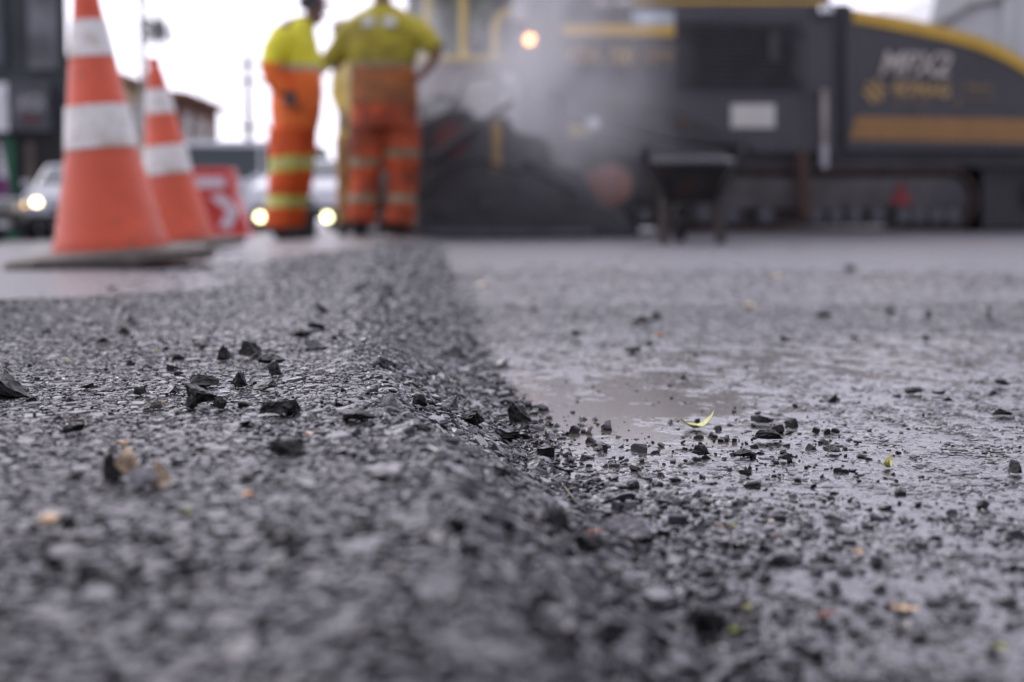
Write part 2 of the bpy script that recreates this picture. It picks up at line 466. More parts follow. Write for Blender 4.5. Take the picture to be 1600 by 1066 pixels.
def plate(seed, sides, th=.5, rg=1.0):
    """an angular crushed stone with a broken flat top: corner count, bevelled rim, uneven facets"""
    rr = random.Random(seed)
    an = sorted(rr.uniform(0, 6.28) if rr.random() < .4 else 6.28 * i / sides + rr.uniform(-.3, .3) for i in range(sides))
    rad = [rr.uniform(.72, 1.12) for _ in range(sides)]
    el = rr.uniform(.6, .95)
    tx, ty = rr.uniform(-.18, .18) * rg, rr.uniform(-.18, .18) * rg
    def ringv(k, z, jit): return [(math.cos(a) * r * k + rr.uniform(-jit, jit), math.sin(a) * r * k * el + rr.uniform(-jit, jit), z + tx * math.cos(a) * k + ty * math.sin(a) * k + rr.uniform(-jit, jit) * .6) for a, r in zip(an, rad)]
    top = ringv(.66 + .14 * (1 - rg), th, .08 * rg); mid = ringv(.98, th * .62, .05); bot = ringv(.90, -th, .03)
    c = (rr.uniform(-.15, .15), rr.uniform(-.15, .15), th + rr.uniform(-.02, .10) * rg)
    vs = [c] + top + mid + bot; n = sides; fs = []
    for i in range(n):
        k = (i + 1) % n
        fs.append((0, 1 + i, 1 + k))
        fs += [(1 + i, 1 + n + i, 1 + n + k), (1 + i, 1 + n + k, 1 + k), (1 + n + i, 1 + 2 * n + i, 1 + 2 * n + k), (1 + n + i, 1 + 2 * n + k, 1 + n + k)]
    return np.array(vs), np.array(fs)
TEMPL = [plate(i, random.choice((5, 6, 7)), random.uniform(.30, .62)) for i in range(28)] + [plate(100 + i, random.choice((5, 6, 7, 8)), random.uniform(.30, .5), .22) for i in range(28)]
def tilt_max(t): return float(np.median(t))
def scatter(name, parts, m, label):
    """stones nobody could count, as one mesh. parts: (points, sizes, tilt, proud, level) ; proud = how far the top stands over the surface, in stone sizes"""
    V = []; Fc = []; S = []; o = 0
    rr = np.random.default_rng(len(parts[0][0]) + 5)
    for pts, sizes, tilt, proud, lvl in parts:
        x, y = pts[:, 0], pts[:, 1]
        e = .004
        z, t, s_, m_ = macro(x, y)
        zx = (macro(x + e, y)[0] - z) / e; zy = (macro(x, y + e)[0] - z) / e
        zx = np.clip(zx, -1, 1); zy = np.clip(zy, -1, 1)
        N = len(x)
        tl = tilt * np.ones(N)
        nx = -zx + rr.normal(0, 1, N) * tl; ny = -zy + rr.normal(0, 1, N) * tl; nz = np.ones(N)
        q = 1 / np.sqrt(nx * nx + ny * ny + 1); nx *= q; ny *= q; nz = nz * q
        a = rr.uniform(0, 6.283, N)
        ux, uy = np.cos(a), np.sin(a); uz = -(nx * ux + ny * uy) / nz
        l_ = 1 / np.sqrt(ux * ux + uy * uy + uz * uz); ux, uy, uz = ux * l_, uy * l_, uz * l_
        vx, vy, vz = ny * uz - nz * uy, nz * ux - nx * uz, nx * uy - ny * ux
        U = np.stack([ux, uy, uz], 1); Vv = np.stack([vx, vy, vz], 1); Nn = np.stack([nx, ny, nz], 1)
        ti = rr.integers(0, 28, N) + (28 if tilt_max(tilt) < .25 else 0)
        sc = rr.uniform(.8, 1.2, (N, 3)) * sizes[:, None]
        shade = rr.random(N)
        pr = proud * np.ones(N) * (.4 + 1.2 * rr.random(N))
        for k in range(len(TEMPL)):
            w_ = np.nonzero(ti == k)[0]
            if not len(w_): continue
            vs, fs = TEMPL[k]; th = vs[0, 2]
            L_ = vs[None] * sc[w_][:, None, :]
            P_ = L_[..., 0:1] * U[w_][:, None] + L_[..., 1:2] * Vv[w_][:, None] + L_[..., 2:3] * Nn[w_][:, None]
            base = np.stack([x[w_], y[w_], z[w_] + lvl], 1) + Nn[w_] * ((pr[w_] - th) * sc[w_, 2])[:, None]
            P_ = P_ + base[:, None]
            V.append(P_.reshape(-1, 3)); nv = len(vs)
            Fc.append((fs[None] + (np.arange(len(w_)) * nv)[:, None, None] + o).reshape(-1, 3)); o += nv * len(w_)
            S.append(np.repeat(shade[w_], nv))
    V = np.concatenate(V); Fc = np.concatenate(Fc).astype(np.int32); S = np.concatenate(S)
    me = bpy.data.meshes.new(name)
    me.vertices.add(len(V)); me.vertices.foreach_set("co", V.astype(np.float32).ravel())
    me.loops.add(Fc.size); me.loops.foreach_set("vertex_index", Fc.ravel())
    me.polygons.add(len(Fc)); me.polygons.foreach_set("loop_start", np.arange(0, Fc.size, 3, dtype=np.int32))
    me.polygons.foreach_set("use_smooth", np.zeros(len(Fc), bool))
    me.update(calc_edges=True)
    me.attributes.new("shade", 'FLOAT', 'POINT').data.foreach_set("value", S.astype(np.float32))
    me.materials.append(m)
    ob = bpy.data.objects.new(name, me); col.objects.link(ob)
    print(name, len(Fc))
    return tag(ob, label, "gravel", kind="stuff")

def logy(n, a, b): return np.exp(rng.uniform(np.log(a), np.log(b), n))
def grid(c, y0, y1, keep, xl, xr, grow=None):
    """jittered rows of points; rows widen with distance so that far stones are not wasted"""
    out = []; y = y0
    while y < y1:
        cc = c * (max(1, y / grow) if grow else 1)
        a, b = xl(y), xr(y)
        n = int((b - a) / cc)
        if n > 0:
            xs = a + (np.arange(n) + rng.random(n)) * cc; ys = y + (rng.random(n) - .5) * cc * 1.3
            k = rng.random(n) < keep
            out.append(np.stack([xs[k], ys[k], np.full(k.sum(), cc)], 1))
        y += cc
    return np.concatenate(out)
def side(y): return .54 * y + .12
crest = lambda y: float(seam_x(y) - slope_w(y) * .80)
# the raised mat: crushed stone rolled flat, tops almost level, dark gaps between
P_ = []
for c, keep, y0, y1, tilt, pr, g in ((.0120, .20, .2, 5.0, .035, .10, 1.4), (.0072, .50, .2, 5.0, .045, .12, 1.5), (.0045, .88, .2, 4.0, .06, .16, 1.0), (.0029, .80, .42, 1.7, .08, .24, .85)):
    a = grid(c, y0, y1, keep, lambda y: -side(y), crest, g)
    edge = a[:, 0] > mat_edge(a[:, 1]) - .12 - .10 * a[:, 1] + (.20 + .30 * a[:, 1]) * rng.random(len(a)); a = a[edge]
    dist = (seam_x(a[:, 1]) - slope_w(a[:, 1]) - a[:, 0]) / (.22 + .15 * a[:, 1])
    thin = np.clip((dist - .25) * 1.2, 0, 1) * sst(.80, 1.45, a[:, 1])
    k = rng.random(len(a)) < (np.clip(1.15 - .35 * dist, .55, 1) if c > .007 else 1.0) * (1 - (.90 if c > .007 else .62) * thin)
    a = a[k]
    P_.append((a[:, :2], a[:, 2] * rng.uniform(.42, .70, len(a)), tilt * (1 + 1.5 * np.exp(-np.clip(dist[k], 0, 9) * 4)), pr * 1.5, -.0004))
scatter("mat_gravel", P_, M_GRAV, "rolled wet black gravel forming the top of the raised asphalt mat")
# the slope of the seam: looser, tilted every way, bigger pieces
P_ = []
for c, keep, y0, y1, tilt, pr, g in ((.0130, .30, .2, 5.0, .20, .25, 1.4), (.0090, .72, .2, 7.5, .28, .32, 1.2), (.0058, .80, .2, 3.5, .38, .45, .9), (.0034, .70, .45, 1.5, .40, .6, .8)):
    a = grid(c, y0, y1, keep, lambda y: float(seam_x(y) - slope_w(y) * 1.15), lambda y: float(seam_x(y) + .004), g)
    P_.append((a[:, :2], np.minimum(a[:, 2], .0125 + .0015 * a[:, 1]) * rng.uniform(.38, .72, len(a)), tilt, pr, -.0004))
# crumbs rolled down to the foot and in the near hollow
n = 1300
y = logy(n, .24, 2.2); x = seam_x(y) + np.abs(rng.normal(0, .050, n)) * np.clip(1.8 - y * 1.5, .22, 2)
P_.append((np.stack([x, y], 1), np.clip(rng.lognormal(np.log(.0022), .5, n), .0009, .0075), .30, .55, 0))
n = 2600
y = .24 + .40 * rng.random(n) ** 1.3; x = seam_x(y) + rng.random(n) ** 1.25 * (.42 * y)
k = fbm(x * 22, y * 22, 3, 15) > .40 + .16 * rng.random(n); x = x[k]; y = y[k]
P_.append((np.stack([x, y], 1), np.clip(rng.lognormal(np.log(.0017), .5, len(x)), .0008, .0055), .28, .35, 0))
scatter("slope_gravel", P_, M_GRAV, "crumbled wet black gravel packed on the ragged slope of the seam")
# the lower lane: fine stone showing through a film of water
P_ = []
for c, keep, y0, y1, tilt, pr, g in ((.0100, .25, .25, 4.0, .025, .08, 1.2), (.0058, .60, .25, 3.5, .035, .12, 1.1), (.0035, .85, .35, 2.2, .05, .20, .85)):
    a = grid(c, y0, y1, keep, lambda y: float(seam_x(y)), side, g)
    wl = fbm(a[:, 0] * 9, a[:, 1] * 7, 3, 61)
    pd = np.exp(-(((a[:, 0] - .07) / .13) ** 2 + ((a[:, 1] - .95) / .20) ** 2)) + .6 * np.exp(-(((a[:, 0] - .35) / .4) ** 2 + ((a[:, 1] - 1.35) / .22) ** 2))
    k = rng.random(len(a)) < np.clip(1.25 - .9 * wl - .80 * pd, .10, 1)
    a = a[k]
    P_.append((a[:, :2], a[:, 2] * rng.uniform(.40, .72, len(a)), tilt, pr, -.00048))
scatter("lane_stone", P_, M_GRAV, "fine flat stone of the lower lane showing through the water film")
# loose crumbs lying on top of the lane and of the mat
n = 2600
y = logy(n, .45, 7.5); x = seam_x(y) + rng.random(n) * (.50 * y + .10)
k = fbm(x * 6 / np.sqrt(y), y * 6 / np.sqrt(y), 3, 91) > .47 + .10 * rng.random(n)
x = x[k]; y = y[k]
b = np.stack([x, y], 1); sb = np.clip(rng.lognormal(np.log(.0011), .5, len(x)), .0005, .0045) * (1 + .30 * np.clip(y - 1, 0, 5))
g0 = drop(1190, 700)
n = 140
c = np.stack([rng.normal(g0.x, .030, n), rng.normal(g0.y, .055, n)], 1); sc = np.clip(rng.lognormal(np.log(.0016), .5, n), .0007, .005)
n = 1500
y = logy(n, .35, 4.0); x = seam_x(y) - slope_w(y) - np.abs(rng.normal(0, .22, n)) * (.3 + y * .6)
k = x > mat_edge(y); x = x[k]; y = y[k]
d = np.stack([x, y], 1); sd = np.clip(rng.lognormal(np.log(.0013), .55, len(x)), .0006, .005) * (1 + .2 * np.clip(y - 1, 0, 5))
n = 9000
y = logy(n, .35, 3.2); x = seam_x(y) + rng.random(n) * (.62 * y + .1)
k = fbm(x * 12, y * 9, 3, 37) > .40 + .16 * rng.random(n); x = x[k]; y = y[k]
f_ = np.stack([x, y], 1); sf = np.clip(rng.lognormal(np.log(.00062), .4, len(x)), .0003, .0018) * (1 + .35 * np.clip(y - 1, 0, 5))
n = 700
y = logy(n, 1.6, 9.0); x = -y * rng.random(n) * .45; k = (x < mat_edge(y)) & (fbm(x * 4, y * 4, 3, 52) > .45); x = x[k]; y = y[k]
e_ = np.stack([x, y], 1); se = np.clip(rng.lognormal(np.log(.0022), .5, len(x)), .001, .008)
scatter("loose_crumbs", [(e_, se, .3, .6, .001), (f_, sf, .3, .6, 0), (b, sb, .26, .55, 0), (c, sc, .30, .6, 0), (d, sd, .30, .6, 0)], M_CHUNK, "loose black crumbs lying on the smooth wet lower lane and the mat")

CH = {}
def chunk(px, py, wpx, hpx, label, m=None, shape='lump', name="asphalt_chunk", group=None, tilt=0):
    """one loose stone big enough to point at: px,py its foot, wpx,hpx its size in photograph pixels"""
    m = m or M_CHUNK
    p = drop(px, py)
    k = p.y / F
    W = wpx * k / 2 * 1.18; H = hpx * k / 2 * 1.30
    seed = int(px * 7 + py * 3)
    vs, fs = hull({'lump': 16, 'block': 9, 'flake': 12, 'wedge': 7}[shape], 1.0, 1.0, seed=seed, detail=3, jag=.085)
    vs = vs / np.abs(vs).max(0)
    vs[:, 2] = np.where(vs[:, 2] < 0, vs[:, 2] * .25, vs[:, 2]); vs[:, 2] *= 1.6
    dpt = W * random.Random(seed).uniform(.7, 1.1)
    if shape == 'wedge': vs[:, 2] *= .55 + .45 * vs[:, 0] * (1 if seed % 2 else -1)
    vs = vs * np.array([W, dpt, H])
    vs[:, 2] -= vs[:, 2].min()
    vs[:, 2] -= H * .12
    me = bpy.data.meshes.new(name); me.from_pydata(vs.tolist(), [], fs.tolist())
    me.attributes.new("shade", 'FLOAT', 'POINT').data.foreach_set("value", np.full(len(vs), random.Random(seed).random() * .8, np.float32))
    me.materials.append(m)
    o = bpy.data.objects.new(name, me); col.objects.link(o)
    o.location = (p.x, p.y + dpt * .5, p.z + .0006 + .0012 * p.y); o.rotation_euler = (0, R(tilt), random.Random(seed).uniform(-.5, .5))
    return tag(o, label, "stone", group)

G1 = "loose asphalt chunks lying on the raised mat"
G2 = "loose asphalt lumps lying on the wet lower lane"
G3 = "stones bedded in the slope of the seam"
for a in (
    (10, 621, 72, 36, "biggest flat topped black chunk, cut by the photo's left edge", None, 'block'),
    (210, 514, 36, 19, "dark wedge of asphalt standing alone, the far one below the front cone", None, 'wedge'),
    (192, 525, 20, 9, "small dark crumb touching the near side of the far wedge", None, 'lump'),
    (158, 539, 16, 8, "little black pebble left of and nearer than the far wedge", None, 'lump'),
    (312, 548, 28, 14, "low pointed black piece halfway between far wedge and twig stone", None, 'flake'),
    (347, 566, 26, 20, "brown black rounded lump just left of the stone with a twig", None, 'lump'),
    (391, 561, 34, 22, "rough black lump with a thin twig lying against it", None, 'lump'),
    (421, 572, 36, 15, "low wide black lump directly right of the stone with a twig", None, 'lump'),
    (429, 589, 24, 20, "knobbly dark stone in front of the low wide lump", None, 'lump'),
    (370, 608, 34, 27, "tall angular coarse black stone behind the long block", None, 'block'),
    (318, 607, 42, 17, "pale wet topped flat slab just left of the tall angular stone", None, 'flake'),
    (306, 633, 54, 25, "long sharp edged black block with wet top, middle of the left mat", None, 'block'),
    (298, 640, 22, 13, "small dark lump against the front left of the long block", None, 'lump'),
    (343, 642, 24, 17, "pitted round pebble at the right end of the long block", None, 'lump'),
    (318, 645, 20, 10, "grey topped pebble in front of the long block", M_GREY, 'lump'),
    (440, 650, 58, 20, "ragged layered black flake right of the long block", None, 'flake'),
    (388, 666, 32, 20, "dark smooth wedge leaning up in front of the ragged flake", None, 'wedge'),
    (412, 612, 34, 14, "speckled half sunken stone above the ragged flake", None, 'lump'),
    (116, 681, 38, 14, "soft looking black bar shaped lump on the near left mat", None, 'block'),
    (137, 611, 22, 11, "small squarish black lump between edge chunk and long block", None, 'block'),
    (203, 575, 13, 8, "tiny round black pebble alone left of the pale slab", None, 'lump'),
    (268, 580, 20, 12, "small pointed dark stone above the pale slab", None, 'wedge'),
    (192, 608, 20, 9, "little black flake with pale rim right of the squarish lump", None, 'flake'),
    (215, 620, 22, 12, "dark hollow pebble left of the brown specked one", None, 'lump'),
    (265, 618, 30, 12, "greenish brown flat stone touching the long block's left", M_GRAV, 'flake'),
    (233, 642, 36, 12, "thin dark slab lying left of the long block", None, 'flake'),
    (88, 660, 22, 8, "thin black splinter above the bar shaped lump", None, 'flake'),
    (505, 489, 22, 18, "upright black chip standing on the far mat near the crest", None, 'wedge'),
    (495, 517, 28, 11, "low dark flake just nearer than the upright chip", None, 'flake'),
    (470, 530, 32, 13, "ragged black piece left of the low dark flake", None, 'lump'),
    (494, 546, 36, 10, "long pale topped flake on the crest below the ragged piece", M_GRAV, 'flake'),
    (450, 712, 66, 24, "big blurred dark lump in the near middle of the mat", None, 'lump'),
    (560, 660, 60, 16, "broad dark crusty patch of stone at the crest", None, 'flake'),
): chunk(*a[:5], m=a[5], shape=a[6], group=G1)
for a in (
    (692, 645, 40, 27, "speckled grey pointed stone, sharpest on the crest of the slope", M_GREY, 'wedge'),
    (610, 642, 34, 20, "pale rounded stone left of the speckled pointed one", M_GREY, 'lump'),
    (655, 640, 24, 18, "dark pitted stone between the pale and the speckled one", None, 'lump'),
    (815, 668, 40, 32, "round black lump at the foot of the slope beside the puddle", None, 'lump'),
    (835, 735, 40, 26, "little pyramid shaped stone low on the slope", M_GRAV, 'wedge'),
    (790, 690, 46, 20, "long dark slab sliding down the slope above the pyramid stone", None, 'flake'),
    (740, 668, 40, 18, "wet dark slab half way down the slope", None, 'flake'),
    (700, 700, 44, 20, "deep black stone in a hollow of the near slope", None, 'block'),
    (598, 752, 78, 22, "long pale blurred stone on the near crest", M_GREY, 'flake'),
    (728, 774, 62, 22, "pale flat blurred stone lower on the near slope", M_GREY, 'flake'),
    (600, 575, 34, 14, "broad flat stone on the far crest", M_GRAV, 'flake'),
    (715, 560, 30, 16, "smooth grey stone on the far foot of the slope", M_GRAV, 'lump'),
): chunk(*a[:5], m=a[5], shape=a[6], group=G3, name="seam_stone")
for a in (
    (1096, 714, 30, 14, "black lump by itself left of the crumb patch", None, 'lump'),
    (1190, 664, 32, 10, "long black chip at the back of the crumb patch", None, 'flake'),
    (1205, 692, 44, 14, "wide bent black chip in the middle of the crumb patch", None, 'flake'),
    (1162, 716, 34, 10, "flat black chip at the left front of the crumb patch", None, 'flake'),
    (1235, 722, 30, 9, "thin black chip at the right front of the crumb patch", None, 'flake'),
    (1165, 748, 20, 10, "small black lump in front of the crumb patch", None, 'lump'),
    (1303, 710, 24, 10, "black lump midway between the crumb patch and the curled leaf", None, 'lump'),
    (985, 840, 78, 24, "large wet slab with pale top and black underside", M_GREY, 'flake'),
    (872, 832, 36, 30, "brownish black cube like stone near the foot of the slope", None, 'block'),
    (912, 864, 64, 24, "dark hollow lump in front of the cube like stone", None, 'lump'),
    (1040, 785, 38, 11, "pale topped flake lying behind the large wet slab", M_GRAV, 'flake'),
    (1152, 797, 14, 9, "tiny square black crumb behind the tan sliver", None, 'block'),
    (1096, 1000, 66, 44, "blurred black lump at the near bottom", None, 'lump'),
    (1010, 995, 90, 30, "wide blurred grey stone left of the near black lump", M_GRAV, 'flake'),
    (1587, 743, 30, 16, "black lump at the photo's right edge", None, 'lump'),
    (1570, 653, 30, 9, "thin black bar, nearer of two at the right edge", None, 'block'),
    (1566, 605, 26, 8, "thin black bar, farther of two at the right edge", None, 'block'),
    (1430, 618, 30, 9, "bent black flake, left of a row of three", None, 'flake'),
    (1469, 620, 22, 7, "small black flake, middle of a row of three", None, 'flake'),
    (1482, 630, 20, 6, "small black flake, nearest of a row of three", None, 'flake'),
    (1068, 597, 16, 8, "black pebble beyond the curved yellow leaf", None, 'lump'),
    (992, 553, 34, 7, "straight dark bar lying on the far wet lane", None, 'block'),
    (1292, 499, 26, 10, "dark crumb on the far lane under the grille", None, 'lump'),
    (1338, 533, 20, 6, "flat crumb on the far lane, nearer than its neighbours", None, 'flake'),
    (1225, 537, 14, 9, "dot like black crumb on the far lane", None, 'lump'),
    (1392, 493, 20, 8, "oval dark crumb on the far lane under the hopper", None, 'lump'),
    (1448, 535, 12, 9, "peaked black crumb on the far lane", None, 'lump'),
    (1548, 503, 15, 9, "black crumb, front one of a stacked pair at far right", None, 'lump'),
    (1546, 488, 9, 8, "black crumb, rear one of a stacked pair at far right", None, 'lump'),
    (1452, 500, 10, 11, "upright dark crumb between hopper crumbs", None, 'lump'),
    (1028, 501, 16, 9, "black crumb right behind the orange chip", None, 'lump'),
    (900, 528, 15, 9, "dark crumb on the far lane near the seam", None, 'lump'),
    (1000, 508, 30, 9, "ragged double crumb left of the orange chip", None, 'flake'),
    (1330, 425, 18, 8, "faint dark blot on the lane before the paver", None, 'lump'),
): chunk(*a[:5], m=a[5], shape=a[6], group=G2, name="asphalt_lump")
# the broken tan clump of the near left
for a in ((184, 750, 48, 34, "black left piece of the broken tan clump", None, 'block'),
          (214, 750, 54, 54, "upright tan and brown piece of the broken clump", M_TAN, 'wedge'),
          (220, 767, 46, 28, "rounded grey pebble in front of the tan clump", M_GREY, 'lump'),
          (248, 764, 30, 34, "small brown right piece of the broken tan clump", M_TAN, 'lump')):
    chunk(*a[:5], m=a[5], shape=a[6], name="broken_stone", group="pieces of a broken tan clump")

# ------------------------------------------------------------------ leaves, chips and twigs
def leafmat(name, c): return mat(name, c, rough=.45, var=.25, scale=300)
L_YEL = leafmat("yellow_leaf", (.55, .53, .20)); L_TAN = leafmat("tan_leaf", (.72, .50, .30)); L_RED = leafmat("red_leaf", (.22, .045, .02))
L_PAL = leafmat("pale_wood", (.62, .52, .36)); L_BRN = leafmat("brown_leaf", (.13, .07, .04)); L_ORA = leafmat("orange_chip", (.50, .22, .07))
L_GRN = leafmat("green_leaf", (.35, .38, .06))
def leaf(px, py, wpx, label, m, curl=.6, wide=.22, lift=0, rz=0, name="fallen_leaf", cat="leaf", roll=0):
    p = drop(px, py); L = wpx * p.y / F
    nu, nv = 15, 7
    vs = []; fs = []
    for side in (0, 1):
        for i in range(nu):
            u = i / (nu - 1) * 2 - 1
            hw = wide * L * (1 - abs(u) ** 2.2) * .5 + L * .006
            for j in range(nv):
                v = j / (nv - 1) * 2 - 1
                zz = curl * L * (u * u) * .35 * (1 + .3 * u) + abs(v) * hw * .35 + .0004 * math.sin(u * 9 + v * 3)
                vs.append((u * L / 2 * (1 - .12 * curl * u * u), v * hw, zz + side * .0003))
    for side in (0, 1):
        for i in range(nu - 1):
            for j in range(nv - 1):
                a = side * nu * nv + i * nv + j; fs.append((a, a + 1, a + nv + 1, a + nv))
    for i in range(nu - 1):
        for j in (0, nv - 1):
            a = i * nv + j; b = a + nu * nv; fs.append((a, a + nv, b + nv, b))
    mb = MB(); mb.add(vs, fs, True)
    mb.tube([(-L * .5, 0, curl * L * .25), (-L * .62, L * .03, curl * L * .30)], L * .008, 6)
    o = mb.build(name, m)
    o.location = (p.x, p.y, p.z + .0012 + lift); o.rotation_euler = (R(roll), 0, R(rz))
    return tag(o, label, cat)
leaf(1089, 671, 62, "curved yellow leaf curling up at both ends on the wet lane", L_YEL, 1.0, .42, rz=8)
leaf(1384, 731, 36, "small curled yellow green leaf right of the crumb patch", L_YEL, 1.3, .40, rz=70, roll=25)
leaf(1413, 957, 46, "tan almond shaped leaf at the near right", L_TAN, .2, .38, rz=-35)
leaf(1289, 966, 34, "dark red leaf scrap at the near right", L_RED, .5, .5, rz=10)
leaf(928, 837, 34, "red brown leaf scrap beside the wet slab", L_RED, .5, .4, rz=15)
leaf(1128, 829, 30, "brown leaf scrap near the small green leaf", L_BRN, .6, .45, rz=-25)
leaf(1211, 845, 22, "little brown rolled leaf on the near lane", L_BRN, .9, .6, rz=30)
leaf(1146, 826, 14, "tiny yellow green leaf touching the brown scrap", L_GRN, .3, .5)
leaf(1168, 955, 20, "pale green seed leaf, farther of two near the bottom", L_YEL, .2, .5, rz=60)
leaf(1147, 990, 22, "yellow green seed leaf, nearer of two near the bottom", L_GRN, .2, .5, rz=30)
leaf(1562, 1020, 26, "yellow leaf bit in the bottom right corner", L_GRN, .3, .6)
leaf(624, 738, 18, "green leaf tip on the near crest", L_GRN, .6, .4, rz=-50)
leaf(1340, 868, 22, "tan seed husk on the near lane", L_TAN, .6, .6, rz=60)
leaf(293, 803, 16, "green leaf bit on the near left mat", L_GRN, .4, .5, rz=40)
leaf(246, 552, 9, "tiny yellow petal on the far left mat", L_GRN, .2, .7)
leaf(106, 566, 9, "tiny yellow petal left of the far wedge", L_YEL, .2, .7)
def chip(px, py, wpx, hpx, label, m, rz=0):
    p = drop(px, py); k = p.y / F
    vs, fs = hull(10, 1, 1, seed=int(px), detail=2, jag=.05); vs = vs / np.abs(vs).max(0)
    vs = vs * np.array([wpx * k / 2, wpx * k / 3.4, hpx * k / 2.6]); vs[:, 2] -= vs[:, 2].min() + .0003
    mb = MB().add(vs.tolist(), fs.tolist()); o = mb.build("wood_chip", m)
    o.location = p; o.rotation_euler = (0, 0, R(rz)); return tag(o, label, "chip")
chip(80, 815, 48, 30, "blurred sandy chip at the near left", L_TAN, 10)
chip(190, 692, 24, 8, "orange chip on the left mat behind the broken clump", L_ORA, -8)
chip(1203, 814, 22, 5, "straw coloured sliver on the near lane", L_PAL, 4)
chip(1135, 800, 12, 6, "short pale sliver left of the straw coloured one", L_PAL, -60)
chip(1176, 480, 30, 12, "pale rectangular chip on the far lane", L_PAL, -10)
chip(1214, 436, 20, 12, "cream pebble on the far lane before the grille", L_PAL, 0)
chip(1031, 524, 18, 8, "small orange chip on the far lane", L_ORA, 20)
chip(757, 447, 28, 9, "pale chip near the far foot of the seam", L_PAL, 4)
chip(480, 676, 18, 6, "light brown chip at the crest before the ragged flake", L_TAN, 4)
chip(386, 775, 26, 14, "rusty blurred chip in the near middle of the mat", L_ORA, 4)
chip(916, 666, 9, 7, "amber grain lying in the puddle", L_ORA, 4)
chip(252, 629, 12, 9, "brown specked grain left of the long block", L_TAN, 4)
def twig(a, b, lift, r, label):
    p = drop(*a); q = drop(*b); mid = (p + q) / 2 + Vector((0, 0, lift))
    o = MB().tube([p + Vector((0, 0, .001)), mid, q + Vector((0, 0, lift * 1.4 + .001))], [r, r * .8, r * .5], 6).build("twig", M_TWIG)
    return tag(o, label, "twig")
M_TWIG = mat("dry_twig", (.20, .16, .12), .6, scale=200)
twig((345, 585), (402, 566), .004, .0003, "thin dry twig leaning on a black lump")
twig((878, 757), (905, 800), .002, .0005, "straw like twig on the foot of the slope")
twig((780, 800), (860, 842), .002, .0005, "dark blurred twig on the near slope")
twig((85, 656), (165, 660), .001, .0004, "pale straw lying flat on the left mat")
# ------------------------------------------------------------------ shared paints
ORANGE = mat("cone_orange", (.60, .080, .028), .5, var=.10, scale=5, dirt=.2, dcol=(.28, .07, .035), dscale=7, bump=.12, bscale=14)
WHITE_B = mat("cone_white", (.78, .76, .72), .4, var=.08, scale=9, dirt=.38, dcol=(.42, .30, .18), dscale=11)
RUBBER = mat("cone_base_rubber", (.13, .105, .085), .7, var=.35, scale=9, dirt=.6, dcol=(.03, .025, .02), dscale=12, bump=.3)

# ------------------------------------------------------------------ traffic cones
def lathe_r(prof, zs):  return [(r, z) for r, z in prof]
def cone(px, py, Y, lean, label, rz=0, knob=False):
    b = at(px, py, Y)
    z0 = zat(b.x, b.y)
    t = thing("traffic_cone", label, "traffic cone", (b.x, b.y, z0 + .004), (0, R(lean), R(rz)), "orange and white traffic cones")
    P = [(.205, .036), (.205, .045), (.150, .058), (.141, .075), (.094, .293), (.0905, .300), (.079, .415), (.0755, .420), (.060, .530), (.0565, .535), (.043, .632), (.040, .640), (.027, .735), (.026, .752), (.016, .757)]
    if knob: P = P[:-3] + [(.030, .700), (.022, .712), (.024, .745), (.022, .752), (.012, .755)]
    P = [(.150, .036)] + P[2:]
    MB().lathe(P, n=48).build("cone_body", ORANGE, t)
    for a, c in (((.0928, .302), (.0805, .412)), ((.0585, .537), (.0445, .630))):
        MB().lathe([(a[0] - .004, a[1]), (a[0] + .0015, a[1]), (c[0] + .0015, c[1]), (c[0] - .004, c[1])], n=48).build("reflective_band", WHITE_B, t)
    h = .253; c_ = .075
    poly = [(-h, -h + c_), (-h + c_, -h), (h - c_, -h), (h, -h + c_), (h, h - c_), (h - c_, h), (-h + c_, h), (-h, h - c_)]
    mb = MB(); n = 8
    lv = ((1.0, 0), (1.02, .012), (1.0, .026), (.97, .032), (.70, .042))
    vs = [(p[0] * s_, p[1] * s_, z) for s_, z in lv for p in poly]
    fs = [(i * n + k, i * n + (k + 1) % n, (i + 1) * n + (k + 1) % n, (i + 1) * n + k) for i in range(len(lv) - 1) for k in range(n)]
    fs += [tuple(range(n - 1, -1, -1)), tuple(range((len(lv) - 1) * n, len(lv) * n))]
    mb.add(vs, fs).build("base_plate", RUBBER, t)
    return t
cone(177, 417, 3.74, -4.3, "large stained orange and white cone nearest the camera, standing before its twin", rz=14)
cone(279, 397, 5.6, -6.2, "smaller looking orange and white cone with narrow tip, behind the front cone", rz=8, knob=True)

# ------------------------------------------------------------------ plastic road barrier
RED_P = mat("barrier_red", (.60, .04, .03), .45, var=.12, scale=3, dirt=.2, dcol=(.35, .05, .03))
WHT_P = mat("barrier_white", (.72, .62, .66), .5, var=.06)
b = at(342, 369, 19.0)
t = thing("road_barrier", "red plastic road barrier with white bar and white arrow, behind the rear cone", "road barrier", (b.x, b.y, zat(b.x, b.y) + .01), (0, 0, R(-4)))
k = 19.0 / F
def bx_(px): return (px - 342) * k
def bz_(py): return (369 - py) * k
MB().prism([(bx_(292), 0), (bx_(392), 0), (bx_(388), bz_(345)), (bx_(372), bz_(308)), (bx_(368), bz_(264)), (bx_(300), bz_(264)), (bx_(297), bz_(308))], -.16, .16).build("barrier_body", RED_P, t, bevel=.02)
MB().bbox((bx_(302), -.172, bz_(294)), (bx_(359), -.158, bz_(278))).build("white_bar", WHT_P, t)
MB().prism([(bx_(334), bz_(308)), (bx_(354), bz_(304)), (bx_(380), bz_(328)), (bx_(366), bz_(358)), (bx_(348), bz_(354)), (bx_(362), bz_(330))], -.172, -.158).build("arrow", WHT_P, t)
MB().bbox((bx_(290), -.20, -.01), (bx_(394), .20, .07)).build("foot", RED_P, t, bevel=.015)

